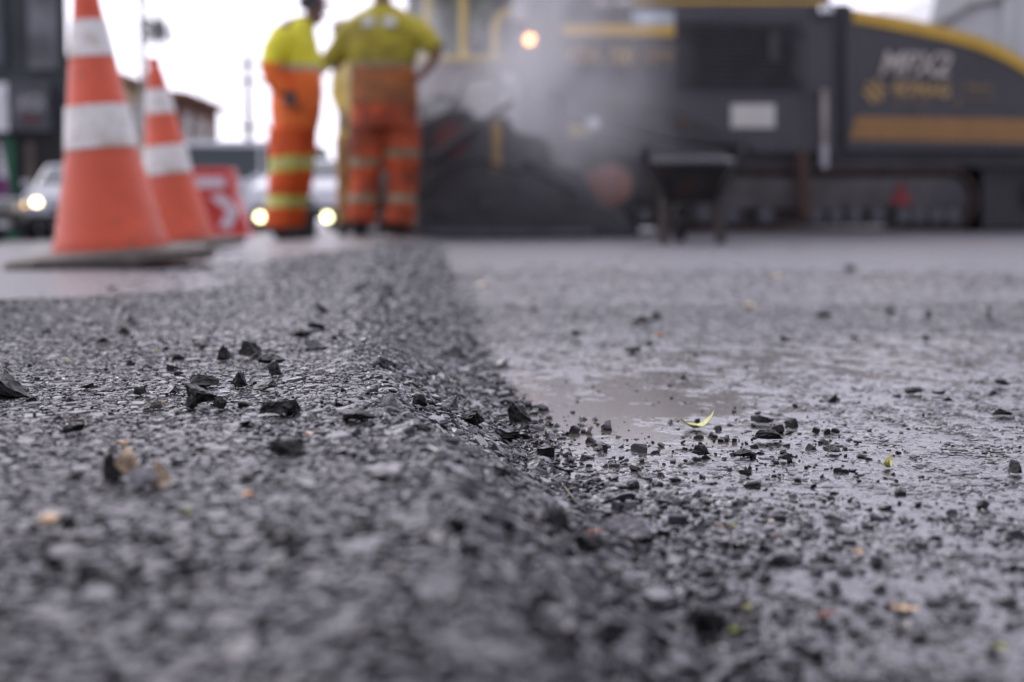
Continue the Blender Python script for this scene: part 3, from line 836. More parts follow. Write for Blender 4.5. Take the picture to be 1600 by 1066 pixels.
# ------------------------------------------------------------------ people
SKIN = mat("brown_skin", (.16, .075, .045), .5, var=.12)
HAIR = mat("black_hair", (.012, .010, .010), .6)
YEL = mat("hivis_yellow", (.80, .74, .03), .6, var=.12, scale=5, dirt=.1, dcol=(.35, .30, .03))
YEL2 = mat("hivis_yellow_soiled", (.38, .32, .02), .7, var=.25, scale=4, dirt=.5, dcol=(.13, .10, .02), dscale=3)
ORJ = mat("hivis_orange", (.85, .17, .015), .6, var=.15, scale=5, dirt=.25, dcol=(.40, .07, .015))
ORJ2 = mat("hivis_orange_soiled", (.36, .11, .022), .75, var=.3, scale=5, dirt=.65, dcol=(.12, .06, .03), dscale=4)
TRO = mat("orange_trousers", (.80, .11, .012), .65, var=.25, scale=4, dirt=.35, dcol=(.25, .03, .01), dscale=4)
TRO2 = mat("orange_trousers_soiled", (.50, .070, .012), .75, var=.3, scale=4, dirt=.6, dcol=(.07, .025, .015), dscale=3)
BAND = mat("lime_reflective_band", (.60, .62, .10), .35, var=.1)
BANDS = mat("silver_reflective_band", (.50, .45, .32), .35, var=.2, scale=9)
BANDY = mat("soiled_band", (.20, .16, .09), .5, var=.3, scale=9)
BOOT = mat("black_boot", (.02, .018, .017), .6, var=.3)
GLOVE = mat("dark_glove", (.035, .03, .035), .7)
REDC = mat("red_cloth", (.55, .03, .03), .6)
CAPM = mat("cap_navy", (.012, .012, .018), .7)
EYE = mat("eye_white", (.7, .68, .65), .3)

def skin(name, nodes, edges, m, parent, sub=2, faces=None, root=0):
    """nodes: (x, y, z, r) or (x, y, z, rx, ry); grown with a skin modifier, then frozen"""
    me = bpy.data.meshes.new(name); me.from_pydata([q[:3] for q in nodes], edges, [])
    o = bpy.data.objects.new(name, me); col.objects.link(o)
    o.modifiers.new("skin", 'SKIN').use_smooth_shade = True
    if not me.skin_vertices: me.attributes
    for i, q in enumerate(nodes):
        sv = me.skin_vertices[0].data[i]
        sv.radius = (q[3], q[4] if len(q) > 4 else q[3]); sv.use_root = (i == root)
    s_ = o.modifiers.new("sub", 'SUBSURF'); s_.levels = sub; s_.render_levels = sub
    n = bake(o, name, parent)
    n.data.materials.clear(); n.data.materials.append(m)
    if faces:
        for i, (mm, fn) in enumerate(faces):
            n.data.materials.append(mm)
            for p in n.data.polygons:
                if fn(p.center): p.material_index = i + 1
    for p in n.data.polygons: p.use_smooth = True
    return n

def garment(name, torso, limbs, m, parent, faces=None, fold=.010, vox=.014):
    """cloth cut round the body: an elliptical loft for the trunk and tapering tubes for the limbs, fused into one surface"""
    mb = MB(); n = 22
    for secs in torso:
        vs = [(x + rx * math.cos(2 * math.pi * k_ / n), y + ry * math.sin(2 * math.pi * k_ / n), z) for x, y, z, rx, ry in secs for k_ in range(n)]
        fs = [(i * n + q, i * n + (q + 1) % n, (i + 1) * n + (q + 1) % n, (i + 1) * n + q) for i in range(len(secs) - 1) for q in range(n)]
        mb.add(vs, fs + [tuple(range(n - 1, -1, -1)), tuple(range((len(secs) - 1) * n, len(secs) * n))])
    for lb in limbs:
        mb.tube([q[:3] for q in lb], [q[3] for q in lb], 14)
    o = mb.build(name, m)
    r = o.modifiers.new("fuse", 'REMESH'); r.mode = 'VOXEL'; r.voxel_size = vox
    sm = o.modifiers.new("smooth", 'SMOOTH'); sm.factor = .5; sm.iterations = 5
    n_ = bake(o, name, parent)
    me = n_.data; co = np.empty(len(me.vertices) * 3); me.vertices.foreach_get("co", co); co = co.reshape(-1, 3)
    nr = np.empty(len(me.vertices) * 3); me.vertices.foreach_get("normal", nr); nr = nr.reshape(-1, 3)
    f_ = fbm(co[:, 0] * 9 + co[:, 2] * 5 + 3, co[:, 2] * 14 + co[:, 1] * 9, 3, 71) - .5
    me.vertices.foreach_set("co", (co + nr * (f_ * 2 * fold)[:, None]).ravel())
    me.materials.clear(); me.materials.append(m)
    for i, (mm, fn) in enumerate(faces or []):
        me.materials.append(mm)
        for p in me.polygons:
            if fn(p.center): p.material_index = i + 1
    for p in me.polygons: p.use_smooth = True
    return n_
def chainE(a): return [(a[i], a[i + 1]) for i in range(len(a) - 1)]

def hand_nodes(N, E, wrist, palm, d, side, spread, curl):
    """palm and five fingers; d = direction the fingers go, side = sideways across the palm, curl = bending direction"""
    d = Vector(d).normalized(); sd = Vector(side).normalized(); c = Vector(curl).normalized()
    pc = Vector(palm)
    ip = len(N); N.append((*pc, .030, .018)); E.append((wrist, ip))
    for i, (o, ln) in enumerate(((-.030, .066), (-.010, .078), (.010, .073), (.030, .058))):
        b0 = pc + d * .040 + sd * o
        i0 = len(N); N.append((*b0, .0095)); E.append((ip, i0))
        p1 = b0 + (d * .8 + c * .5).normalized() * ln * .5; N.append((*p1, .0088))
        p2 = p1 + (d * .25 + c).normalized() * ln * .5; N.append((*p2, .0072)); E += [(i0, i0 + 1), (i0 + 1, i0 + 2)]
    t0 = pc - sd * .034 - d * .005; i0 = len(N); N.append((*t0, .011)); E.append((ip, i0))
    N.append((*(t0 + (d * .7 - sd * .6 + c * .3).normalized() * .032), .010)); N.append((*(t0 + (d * 1.3 - sd * .5 + c).normalized() * .058), .008))
    E += [(i0, i0 + 1), (i0 + 1, i0 + 2)]

def body(parent, J, face, m=None):
    """J: joints; face: unit vector the head looks along. One continuous figure."""
    N = []; E = []
    def add(p, r, to=None, ry=None):
        N.append((*p, r) if ry is None else (*p, r, ry)); i = len(N) - 1
        if to is not None: E.append((to, i))
        return i
    f = Vector(face).normalized(); side = f.cross(Vector((0, 0, 1))).normalized()
    pel = add(J['pelvis'], .135); bel = add(J['belly'], .125, pel); ch = add(J['chest'], .145, bel); nb = add(J['neck'], .062, ch)
    H = Vector(J['head'])
    jaw = add(H + f * .012 - Vector((0, 0, .065)), .058, nb); sk = add(H + f * .002 + Vector((0, 0, .005)), .078, jaw); top = add(H - f * .010 + Vector((0, 0, .062)), .062, sk)
    chin = add(H + f * .070 - Vector((0, 0, .088)), .024, jaw)
    nose0 = add(H + f * .085 - Vector((0, 0, .015)), .018, sk); add(H + f * .104 - Vector((0, 0, .030)), .010, nose0)
    for s_ in (-1, 1):
        e = add(H + side * s_ * .076 - Vector((0, 0, .012)), .014, sk); add(H + side * s_ * .088 - f * .012 - Vector((0, 0, .008)), .012, e)
    for a in J['arms']:
        s_ = add(a[0], .062, ch); e = add(a[1], .043, s_); w_ = add(a[2], .027, e)
        hand_nodes(N, E, w_, a[3], a[4], a[5], .0, a[6])
    for a in J['legs']:
        h = add(a[0], .085, pel); k_ = add(a[1], .058, h); c_ = add((Vector(a[1]) * .55 + Vector(a[2]) * .45), .050, k_); an = add(a[2], .036, c_)
        toe = Vector(a[2]) + Vector(a[3]) * .11 - Vector((0, 0, .045)); add(toe, .032, an)
    b_ = skin("body", N, E, m or SKIN, parent, 2, root=pel)
    e = MB()
    for s_ in (-1, 1):
        e.lathe([(.002, -.012), (.010, -.007), (.012, 0), (.010, .007), (.002, .012)], tuple(H + f * .072 + side * s_ * .030 + Vector((0, 0, .006))), n=10)
    e.build("eyes", EYE, parent)
    mo = MB(); mo.box(tuple(H + f * .082 - Vector((0, 0, .058))), (.012 + abs(side.x) * .035, .012 + abs(side.y) * .035, .010)); mo.build("mouth", REDC, parent)
    return b_
def boots(parent, legs):
    for a in legs:
        an = Vector(a[2]); d = Vector(a[3])
        N = [(*(an + Vector((0, 0, .10))), .062), (*(an - Vector((0, 0, .03))), .060), (*(an - d * .05 - Vector((0, 0, .045))), .048), (*(an + d * .09 - Vector((0, 0, .05))), .050), (*(an + d * .18 - Vector((0, 0, .055))), .042)]
        skin("boot", N, [(0, 1), (1, 2), (1, 3), (3, 4)], BOOT, parent, 2)
def haircap(parent, H, f, name, m, brim=None, big=1.0):
    mb = MB(); H = Vector(H)
    prof = [(.104, -.01), (.108, .03), (.100, .07), (.078, .105), (.045, .125), (.004, .132)]
    mb.lathe([(r * big * .92, z * big) for r, z in prof], tuple(H - Vector(f) * .010), n=20)
    o = mb.build(name, m, parent)
    if brim:
        q = MB(); s_ = Vector(f).cross(Vector((0, 0, 1)))
        pts = [H + Vector(f) * .07 + s_ * .075, H + Vector(f) * .155 + s_ * .045, H + Vector(f) * .17, H + Vector(f) * .155 - s_ * .045, H + Vector(f) * .07 - s_ * .075]
        vs = [p + Vector((0, 0, .030 - .1 * abs((p - H).dot(s_)))) for p in pts]; vs += [v + Vector((0, 0, .012)) for v in vs]
        q.add(vs, [(4, 3, 2, 1, 0), (5, 6, 7, 8, 9)] + [(i, i + 1, i + 6, i + 5) for i in range(4)] + [(4, 0, 5, 9)])
        q.build("cap_peak", brim, o)
    return o

# worker in profile, looking right
Y1 = 10.2; k = Y1 / F
o1 = at(450, 371, Y1)
def j1(px, py, y=0.0): return ((px - 450) * k, y, (371 - py) * k)
t = thing("person", "worker seen from the side in bright yellow and orange workwear and cap", "person", (o1.x, Y1, zat(o1.x, Y1)), group=None)
legs1 = [(j1(452, 205, -.08), j1(449, 270, -.07), j1(437, 352, -.07), (1, -.1, 0)), (j1(458, 205, .09), j1(462, 270, .07), j1(455, 350, .10), (1, .05, 0))]
J = dict(pelvis=j1(460, 196), belly=j1(465, 140), chest=j1(463, 75), neck=j1(476, 36), head=j1(494, 17),
         arms=[(j1(447, 58, -.17), j1(434, 122, -.24), j1(456, 150, -.24), j1(464, 158, -.24), (1, 0, -.5), (0, 1, 0), (.3, .3, -1)),
               (j1(466, 58, .17), j1(502, 108, .22), j1(521, 68, .16), j1(524, 55, .14), (.1, -.1, 1), (0, 1, 0), (-.8, -.2, .5))], legs=legs1)
body(t, J, (1, 0, 0))
zj = lambda py: (371 - py) * k
def s1(px0, px1, py, ry): a = j1((px0 + px1) / 2, py); return (a[0], a[1], a[2], (px1 - px0) / 2 * k, ry)
def q1(px, py, y, r): return (*j1(px, py, y), r)
garment("jacket", [[s1(428, 500, 202, .17), s1(424, 505, 170, .18), s1(425, 507, 135, .175), s1(430, 506, 100, .175), s1(434, 500, 70, .17), s1(436, 496, 52, .165), s1(450, 494, 38, .12), s1(464, 490, 31, .075)]],
        [[q1(452, 56, -.14, .085), q1(442, 80, -.20, .085), q1(434, 108, -.24, .075), q1(436, 128, -.25, .062), q1(456, 150, -.245, .048)],
         [q1(466, 56, .14, .085), q1(482, 84, .20, .080), q1(499, 106, .22, .068), q1(508, 96, .20, .058)]],
        ORJ, t, [(YEL, lambda c: c.z > zj(105) or (c.x < j1(446, 0)[0] and c.z > zj(95))), (BANDS, lambda c: zj(112) < c.z <= zj(105) and c.x > j1(448, 0)[0])])
garment("trousers", [[s1(428, 494, 212, .15), s1(430, 494, 190, .15)]],
        [[q1(452, 200, -.06, .13), q1(451, 235, -.07, .125), q1(448, 270, -.07, .115), q1(443, 310, -.07, .105), q1(437, 352, -.07, .108)],
         [q1(470, 200, .07, .125), q1(470, 235, .07, .112), q1(465, 275, .07, .105), q1(458, 315, .09, .098), q1(452, 350, .10, .098)]],
        TRO, t, [(BAND, lambda c: zj(266) < c.z - .10 * c.x < zj(256) or zj(251) < c.z - .10 * c.x < zj(243) or zj(321) < c.z < zj(314) or zj(311) < c.z < zj(303)), (BANDS, lambda c: zj(256) <= c.z - .10 * c.x <= zj(251) or zj(314) <= c.z <= zj(311))])
boots(t, legs1)
haircap(t, j1(494, 14), (1, 0, 0), "cap", CAPM, REDC)
MB().lathe([(.035, -.02), (.045, -.05), (.043, .03), (.034, .045)], j1(464, 157, -.24), n=12).build("glove", GLOVE, t)

# worker with back to the camera
Y2 = 9.5; k = Y2 / F
o2 = at(600, 369, Y2)
def j2(px, py, y=0.0): return ((px - 600) * k, y, (369 - py) * k)
t = thing("person", "worker seen from behind in soiled yellow shirt and stained orange trousers, hand on hip", "person", (o2.x, Y2, zat(o2.x, Y2)))
legs2 = [(j2(577, 195), j2(573, 268, .03), j2(562, 350), (-.25, .95, 0)), (j2(628, 195), j2(632, 268, .03), j2(621, 352), (.2, .95, 0))]
J = dict(pelvis=j2(602, 185), belly=j2(601, 135), chest=j2(600, 70), neck=j2(600, 20), head=j2(600, -14),
         arms=[(j2(548, 42), j2(519, 100, .06), j2(524, 58, .24), j2(526, 45, .27), (0.1, .3, 1), (1, 0, 0), (.1, 1, .3)),
               (j2(654, 42), j2(686, 90, -.05), j2(662, 124, -.08), j2(655, 130, -.06), (-1, .2, -.4), (0, 1, .3), (-.5, .8, -.5))], legs=legs2)
body(t, J, (0, 1, 0))
zk = lambda py: (369 - py) * k
def s2(px0, px1, py, ry): a = j2((px0 + px1) / 2, py); return (a[0], a[1], a[2], (px1 - px0) / 2 * k, ry)
def q2(px, py, y, r): return (*j2(px, py, y), r)
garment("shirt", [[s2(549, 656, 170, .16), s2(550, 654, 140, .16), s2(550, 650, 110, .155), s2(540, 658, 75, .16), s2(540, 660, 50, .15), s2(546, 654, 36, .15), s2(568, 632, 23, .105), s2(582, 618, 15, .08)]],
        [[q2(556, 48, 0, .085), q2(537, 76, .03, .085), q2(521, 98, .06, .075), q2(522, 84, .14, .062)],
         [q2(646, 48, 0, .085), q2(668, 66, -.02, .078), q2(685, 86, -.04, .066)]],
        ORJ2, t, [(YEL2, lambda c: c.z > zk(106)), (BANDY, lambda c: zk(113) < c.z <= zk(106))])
for a, b_ in ((j2(570, 34), j2(594, 58)), (j2(601, 34), j2(626, 58))):
    MB().box(((a[0] + b_[0]) / 2, -.150, (a[2] + b_[2]) / 2), (.085, .02, .062), (R(-6), 0, 0)).build("back_print", mat("back_print_white", (.7, .7, .66), .6), t, bevel=.008)
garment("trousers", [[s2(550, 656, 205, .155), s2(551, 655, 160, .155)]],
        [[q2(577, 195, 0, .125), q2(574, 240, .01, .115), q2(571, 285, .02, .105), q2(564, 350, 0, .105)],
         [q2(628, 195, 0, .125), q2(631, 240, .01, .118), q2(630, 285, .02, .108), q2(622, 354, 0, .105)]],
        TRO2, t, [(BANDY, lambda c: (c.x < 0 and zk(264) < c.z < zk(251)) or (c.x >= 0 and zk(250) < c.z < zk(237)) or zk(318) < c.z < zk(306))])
boots(t, legs2)
haircap(t, j2(600, -12), (0, 1, 0), "hair", HAIR, None, .95)

# third worker, mostly hidden behind the second
Y3 = 12.0; k = Y3 / F
o3 = at(553, 364, Y3)
def j3(px, py, y=0.0): return ((px - 553) * k, y, (364 - py) * k)
t = thing("person", "worker in ochre clothes mostly hidden behind the one with hand on hip", "person", (o3.x, Y3, zat(o3.x, Y3)))
legs3 = [(j3(545, 212), j3(543, 272), j3(541, 348), (-.2, -1, 0)), (j3(563, 212), j3(566, 272), j3(568, 348), (.2, -1, 0))]
J = dict(pelvis=j3(554, 205), belly=j3(554, 165), chest=j3(554, 120), neck=j3(554, 88), head=j3(553, 68),
         arms=[(j3(530, 104), j3(528, 150, -.05), j3(540, 182, -.15), j3(543, 190, -.17), (0, -.3, -1), (1, 0, 0), (0, -1, -.3)),
               (j3(577, 104), j3(584, 150), j3(584, 190, -.05), j3(584, 198, -.06), (0, 0, -1), (0, 1, 0), (0, -1, -.3))], legs=legs3)
body(t, J, (0, -1, 0))
OCH = mat("ochre_cloth", (.60, .42, .03), .7, var=.2); OCT = mat("ochre_trousers", (.30, .15, .035), .7, var=.3)
def s3(px0, px1, py, ry): a = j3((px0 + px1) / 2, py); return (a[0], a[1], a[2], (px1 - px0) / 2 * k, ry)
def q3(px, py, y, r): return (*j3(px, py, y), r)
garment("jacket", [[s3(528, 580, 212, .14), s3(529, 580, 165, .14), s3(530, 578, 120, .14), s3(537, 570, 104, .12), s3(545, 563, 94, .07)]],
        [[q3(536, 108, 0, .07), q3(530, 148, -.05, .058), q3(539, 178, -.13, .045)], [q3(572, 108, 0, .07), q3(582, 148, 0, .058), q3(584, 184, -.04, .045)]], OCH, t)
MB().lathe([(.075, 0), (.085, .02), (.075, .045)], j3(554, 97), n=16).build("collar", ORJ, t)
garment("trousers", [[s3(530, 578, 222, .13), s3(531, 577, 200, .13)]], [[q3(543, 215, 0, .10), q3(542, 280, 0, .085), q3(541, 348, 0, .08)], [q3(565, 215, 0, .10), q3(566, 280, 0, .085), q3(568, 348, 0, .08)]], OCT, t)
boots(t, legs3)
haircap(t, j3(553, 70), (0, -1, 0), "hard_hat", mat("helmet_grey", (.35, .36, .36), .4), None, 1.1)
# ------------------------------------------------------------------ cars
GLASS = mat("car_glass", (.03, .045, .05), .06, var=.1, spec=.8)
TYRE = mat("tyre", (.018, .018, .02), .8)
RIM = mat("wheel_rim", (.45, .45, .47), .3, metal=.8)
CHROME = mat("chrome", (.7, .7, .72), .15, metal=1)
BLK = mat("black_trim", (.02, .02, .022), .5)
PLATE = mat("number_plate", (.6, .6, .6), .5)
def lampm(n, c, e): return mat(n, c, .2, emit=(c, e))
def car(name, label, cat, loc, rz, paint, L=4.2, W=1.75, H=1.48, kind='hatch', lights=None, indicator=False, roofm=None, group=None, lz=.47):
    t = thing(name, label, cat, loc, (0, 0, rz), group)
    hw = W / 2; hb = H * .60
    if kind == 'hatch': low = [(-.5, .22), (.5, .22), (.5, .42), (.485, .58), (.30, .66), (.22, .70), (-.44, .72), (-.495, .60), (-.5, .40)]; cab = [(.24, .685), (.08, .965), (-.05, 1.0), (-.30, .985), (-.44, .70)]
    elif kind == 'van': low = [(-.5, .18), (.5, .18), (.5, .38), (.47, .50), (.36, .56), (-.49, .58), (-.5, .40)]; cab = [(.37, .55), (.22, .92), (.10, 1.0), (-.46, .985), (-.49, .57)]
    else: low = [(-.5, .24), (.5, .24), (.5, .45), (.485, .60), (.28, .66), (-.5, .64)]; cab = [(.28, .65), (.14, .96), (.05, 1.0), (-.12, .98), (-.17, .64)]
    def ring(poly, y, sx=1.0): return [(p[0] * L, y, p[1] * H) for p in poly]
    mb = MB(); n = len(low)
    secs = [(-hw, .94), (-hw * .93, 1.0), (hw * .93, 1.0), (hw, .94)]
    vs = []
    for y, s_ in secs: vs += [(p[0] * L * s_, y, (p[1] - .45) * H * s_ + .45 * H) for p in low]
    fs = [(i * n + q, i * n + (q + 1) % n, (i + 1) * n + (q + 1) % n, (i + 1) * n + q) for i in range(3) for q in range(n)] + [tuple(range(n - 1, -1, -1)), tuple(range(3 * n, 4 * n))]
    mb.add(vs, fs).build("car_body", paint, t, bevel=.04)
    n = len(cab); vs = []
    z0 = cab[0][1]
    for sg in (-1, 1): vs += [(p[0] * L * (1 if p[1] < z0 + .1 else .97), sg * hw * (.90 if p[1] < z0 + .1 else .72), p[1] * H) for p in cab]
    MB().add(vs, [tuple(range(n - 1, -1, -1)), tuple(range(n, 2 * n))] + [(i, (i + 1) % n, (i + 1) % n + n, i + n) for i in range(n)]).build("cabin", roofm or paint, t, bevel=.03)
    # glass: windscreen, rear screen and side panes, standing a little proud
    def pane(nm, pts):
        c = sum((Vector(p) for p in pts), Vector()) / len(pts); nr = (Vector(pts[1]) - Vector(pts[0])).cross(Vector(pts[2]) - Vector(pts[1])).normalized()
        if nr.dot(c - Vector((0, 0, H * .6))) < 0: nr = -nr
        q = [Vector(p) + nr * .012 for p in pts]; q2 = [Vector(p) - nr * .01 for p in pts]; m_ = len(pts)
        MB().add(q + q2, [tuple(range(m_)), tuple(range(2 * m_ - 1, m_ - 1, -1))] + [(i, (i + 1) % m_, (i + 1) % m_ + m_, i + m_) for i in range(m_)]).build(nm, GLASS, t)
    a = Vector((cab[0][0] * L, 0, cab[0][1] * H)); b_ = Vector((cab[1][0] * L * .97, 0, cab[1][1] * H))
    lo = a.lerp(b_, .10); hi = a.lerp(b_, .92)
    pane("windscreen", [(lo.x, -hw * .82, lo.z), (lo.x, hw * .82, lo.z), (hi.x, hw * .66, hi.z), (hi.x, -hw * .66, hi.z)])
    a = Vector((cab[-1][0] * L, 0, cab[-1][1] * H)); b_ = Vector((cab[-2][0] * L * .97, 0, cab[-2][1] * H)); lo = a.lerp(b_, .2); hi = a.lerp(b_, .9)
    pane("rear_window", [(lo.x, -hw * .8, lo.z), (lo.x, hw * .8, lo.z), (hi.x, hw * .64, hi.z), (hi.x, -hw * .64, hi.z)])
    x1 = cab[0][0] * L - .25; x0 = cab[-1][0] * L + .2; xm = (x0 + x1) / 2 + .1; zt = H * .93; zb = (z0 + .03) * H
    for sg in (-1, 1):
        yb = sg * hw * .885; yt = sg * hw * .745
        for u0, u1, ts, te in ((x0, xm - .04, .12, 0), (xm + .04, x1, 0, .28)):
            pane("side_window", [(u0, yb, zb), (u1, yb, zb), (u1 - te, yt, zt), (u0 + ts, yt, zt)])
    for sx in (-.31, .32):
        for sg in (-1, 1):
            r = .31 if kind != 'truck' else .36
            w_ = MB().lathe([(r * .6, -.10), (r * .94, -.10), (r, -.06), (r, .06), (r * .94, .10), (r * .6, .10)], (0, 0, 0), 'y', 24).build("wheel", TYRE, t, loc=(sx * L, sg * (hw - .09), r))
            MB().lathe([(.03, -.112), (r * .58, -.105), (r * .62, 0), (r * .58, .105), (.03, .112)], (0, 0, 0), 'y', 14).build("rim", RIM, w_)
    for sg in (-1, 1):
        m_ = lights or mat("lamp_glass", (.6, .6, .6), .15)
        MB().lathe([(.02, .03), (.075, .02), (.085, -.04)], (0, 0, 0), 'x', 16).build("headlight", m_, t, loc=(L * (.492 if lz > .4 else .515), sg * hw * .72, H * lz))
        MB().box((-L * .492, sg * hw * .80, H * .52), (.06, .18, .22)).build("tail_light", mat("tail_red", (.4, .02, .02), .3), t)
        MB().box((L * .17, sg * (hw + .07), z0 * H + .06), (.10, .16, .12)).build("wing_mirror", paint, t, bevel=.02)
        if indicator: MB().lathe([(.02, .03), (.06, .02), (.07, -.03)], (0, 0, 0), 'x', 12).build("indicator", lampm("amber_lamp", (1.0, .55, .10), 5.0), t, loc=(L * .485, sg * hw * .90, H * .44))
    MB().bbox((L * .47, -hw * .9, H * .19), (L * .515, hw * .9, H * .33)).build("bumper", BLK, t, bevel=.02)
    MB().bbox((L * .49, -hw * .45, H * .36), (L * .508, hw * .45, H * .43)).build("grille", BLK, t)
    MB().bbox((L * .512, -.2, H * .24), (L * .522, .2, H * .31)).build("number_plate", PLATE, t)
    return t
WHITE = mat("white_paint", (.74, .75, .77), .25, var=.03)
SILV = mat("silver_paint", (.50, .52, .55), .25, metal=.3, var=.04)
DARKC = mat("dark_grey_paint", (.07, .075, .08), .25, metal=.3)
BEIGE = mat("beige_paint", (.62, .54, .40), .4)
def put(px, Y): p = at(px, 370, Y); return (p.x, Y, zat(p.x, Y))
HL = lampm("headlight_on", (1.0, .95, .50), 6.0)
HLW = lampm("headlight_warm", (1.0, .80, .50), 7.0)
car("parked_car", "silver white car with glowing headlamp between the dark car and the front cone", "car", put(132, 27), R(-78), SILV, L=3.9, H=1.42, lights=HLW, indicator=True)
car("parked_car", "grey car with dark flank cut off by the photo's left edge", "car", put(-165, 24.5), R(-12), DARKC, L=4.0, H=1.42, roofm=SILV)
car("parked_car", "white car with both headlamps lit, facing the camera behind the side-on worker", "car", put(485, 28.5), R(-90), WHITE, L=4.2, W=1.72, H=1.45, lights=HL, lz=.20)
car("van", "tall white van seen side on between the red barrier and the side-on worker", "van", put(425, 35), R(8), WHITE, L=5.0, W=1.9, H=2.2, kind='van')
car("van", "beige roofed van parked behind the tall white van", "van", put(345, 42), R(-165), WHITE, L=4.6, W=1.8, H=2.25, kind='van', roofm=BEIGE)
car("parked_car", "dark car with its lower half showing between the workers, behind the lit car", "car", put(536, 36), R(-84), DARKC, L=4.2, W=1.75, H=1.4)

# ------------------------------------------------------------------ dark shop building
DWALL = mat("charcoal_cladding", (.030, .036, .040), .5, var=.3, scale=.6, bump=.1)
DGL = mat("dark_facade_glass", (.05, .065, .075), .12, var=.5, scale=.5, spec=.7)
DPAN = mat("grey_sign_panel", (.065, .068, .075), .45)
Yb = 38.0; kb = Yb / F
def bp(px, py, dy=0.0): q = at(px, py, Yb + dy); return q.x, q.z
xl_, _ = bp(-420, 0); xr_, _ = bp(100, 0)
t = thing("shop_building", "dark charcoal shop building with glass upper floor at the photo's left", "building", ((xl_ + xr_) / 2, Yb, -.5))
t0 = Vector(t.location)
def loc_(px, py, y=0.0): x, z = bp(px, py); return (x - t0.x, y, z - t0.z)
A = loc_(-420, 278); B = loc_(100, -140)
H_ = B[2]; MB().add([(A[0], 0, 0), (B[0], 0, 0), (B[0] - 2.9, 9, 0), (A[0], 9, 0), (A[0], 0, H_), (B[0], 0, H_), (B[0] - 2.9, 9, H_), (A[0], 9, H_)], [(0, 3, 2, 1), (4, 5, 6, 7), (0, 1, 5, 4), (1, 2, 6, 5), (2, 3, 7, 6), (3, 0, 4, 7)]).build("wall", DWALL, t)
MB().bbox((A[0] - .1, -.12, B[2]), (B[0] + .05, .6, B[2] + .25)).build("parapet", mat("parapet_grey", (.10, .10, .11), .6), t)
for px in (-380, -300, -220, -140, -60):
    a = loc_(px, 110); b_ = loc_(px + 66, -60)
    f_ = MB().bbox((a[0], -.06, a[2]), (b_[0], .02, b_[2])).build("window", BLK, t)
    MB().bbox((a[0] + .08, -.075, a[2] + .08), (b_[0] - .08, -.062, b_[2] - .08)).build("pane", DGL, f_)
a = loc_(45, 112); b_ = loc_(92, -100)
f_ = MB().bbox((a[0], -.10, a[2]), (b_[0], .02, b_[2])).build("window", DWALL, t)
MB().bbox((a[0] + .06, -.12, a[2] + .06), (b_[0] - .06, -.102, b_[2] - .06)).build("pane", mat("facade_glass_reflections", (.16, .17, .18), .15, var=.6, scale=.9, spec=.7), f_)  # pale blotches put reflections into the colour of the glass
a = loc_(-400, 278); b_ = loc_(12, 216)
MB().bbox((a[0], -.04, a[2]), (b_[0], .02, b_[2])).build("shopfront", DGL, t)
a = loc_(28, 280); b_ = loc_(90, 212); MB().bbox((a[0], -.05, a[2]), (b_[0], .02, b_[2])).build("entrance", mat("entrance_dark", (.012, .010, .010), .6), t)
a = loc_(44, 280); b_ = loc_(56, 222); MB().bbox((a[0], -.12, 0), (b_[0], -.05, b_[2])).build("door", mat("brown_door", (.10, .075, .06), .6), t)
a = loc_(13, 290); b_ = loc_(24, 214); MB().bbox((a[0], -.14, 0), (b_[0], -.03, b_[2])).build("green_column", mat("green_paint", (.01, .11, .05), .5), t)
# signs hang on the wall: things of their own
a = Vector(at(16, 206, Yb - .25)); b_ = Vector(at(78, 128, Yb - .25)); c_ = (a + b_) / 2
s_ = thing("shop_sign", "grey shop sign with pale letters on the charcoal building", "sign", (c_.x, c_.y, a.z))
hh = b_.z - a.z; ww = b_.x - a.x
MB().bbox((-ww / 2, -.08, 0), (ww / 2, .24, hh)).build("sign_board", DPAN, s_, bevel=.02)
text("sign_letters", "JANDIA", .62, mat("sign_letter_white", (.42, .42, .44), .5), s_, (.05, -.095, hh * .56), depth=.012, sx=.34 * 1.05, bold=.01)
text("sign_line", "MODAS", .22, mat("sign_letter_red", (.30, .05, .06), .5), s_, (.05, -.095, hh * .24), depth=.012, sx=.6)
a = Vector(at(-48, 206, Yb - .3)); b_ = Vector(at(12, 130, Yb - .3)); c_ = (a + b_) / 2
s_ = thing("shop_sign", "blank white sign box on the charcoal building", "sign", (c_.x, c_.y, a.z))
MB().bbox((-(b_.x - a.x) / 2, -.08, 0), ((b_.x - a.x) / 2, .28, b_.z - a.z)).build("sign_box", mat("white_sign", (.75, .75, .76), .5), s_, bevel=.03)
MB().bbox((-(b_.x - a.x) / 2 - .04, -.04, -.05), ((b_.x - a.x) / 2 + .04, .24, 0)).build("sign_frame", BLK, s_)
p = at(-2, 280, 34.0); pz = zat(p.x, 34.0)
t = thing("feather_flag", "purple and white feather flag before the dark building", "flag", (p.x, 34.0, pz))
MB().tube([(0, 0, 0), (0, 0, 1.6), (.05, 0, 2.5)], .02, 8).build("flag_pole", BLK, t)
mb = MB(); kk = 34 / F
mb.prism([(0, .35), (.22, .45), (.26, 1.0), (.20, 1.5), (.06, 2.1), (0, 2.2)], -.012, .012); mb.build("flag_lower", mat("purple_cloth", (.20, .03, .16), .7), t)
MB().prism([(.0, 1.55), (.20, 1.50), (.14, 1.9), (.04, 2.35), (0, 2.4)], -.018, .018).build("flag_top", mat("white_cloth", (.65, .62, .66), .7), t)

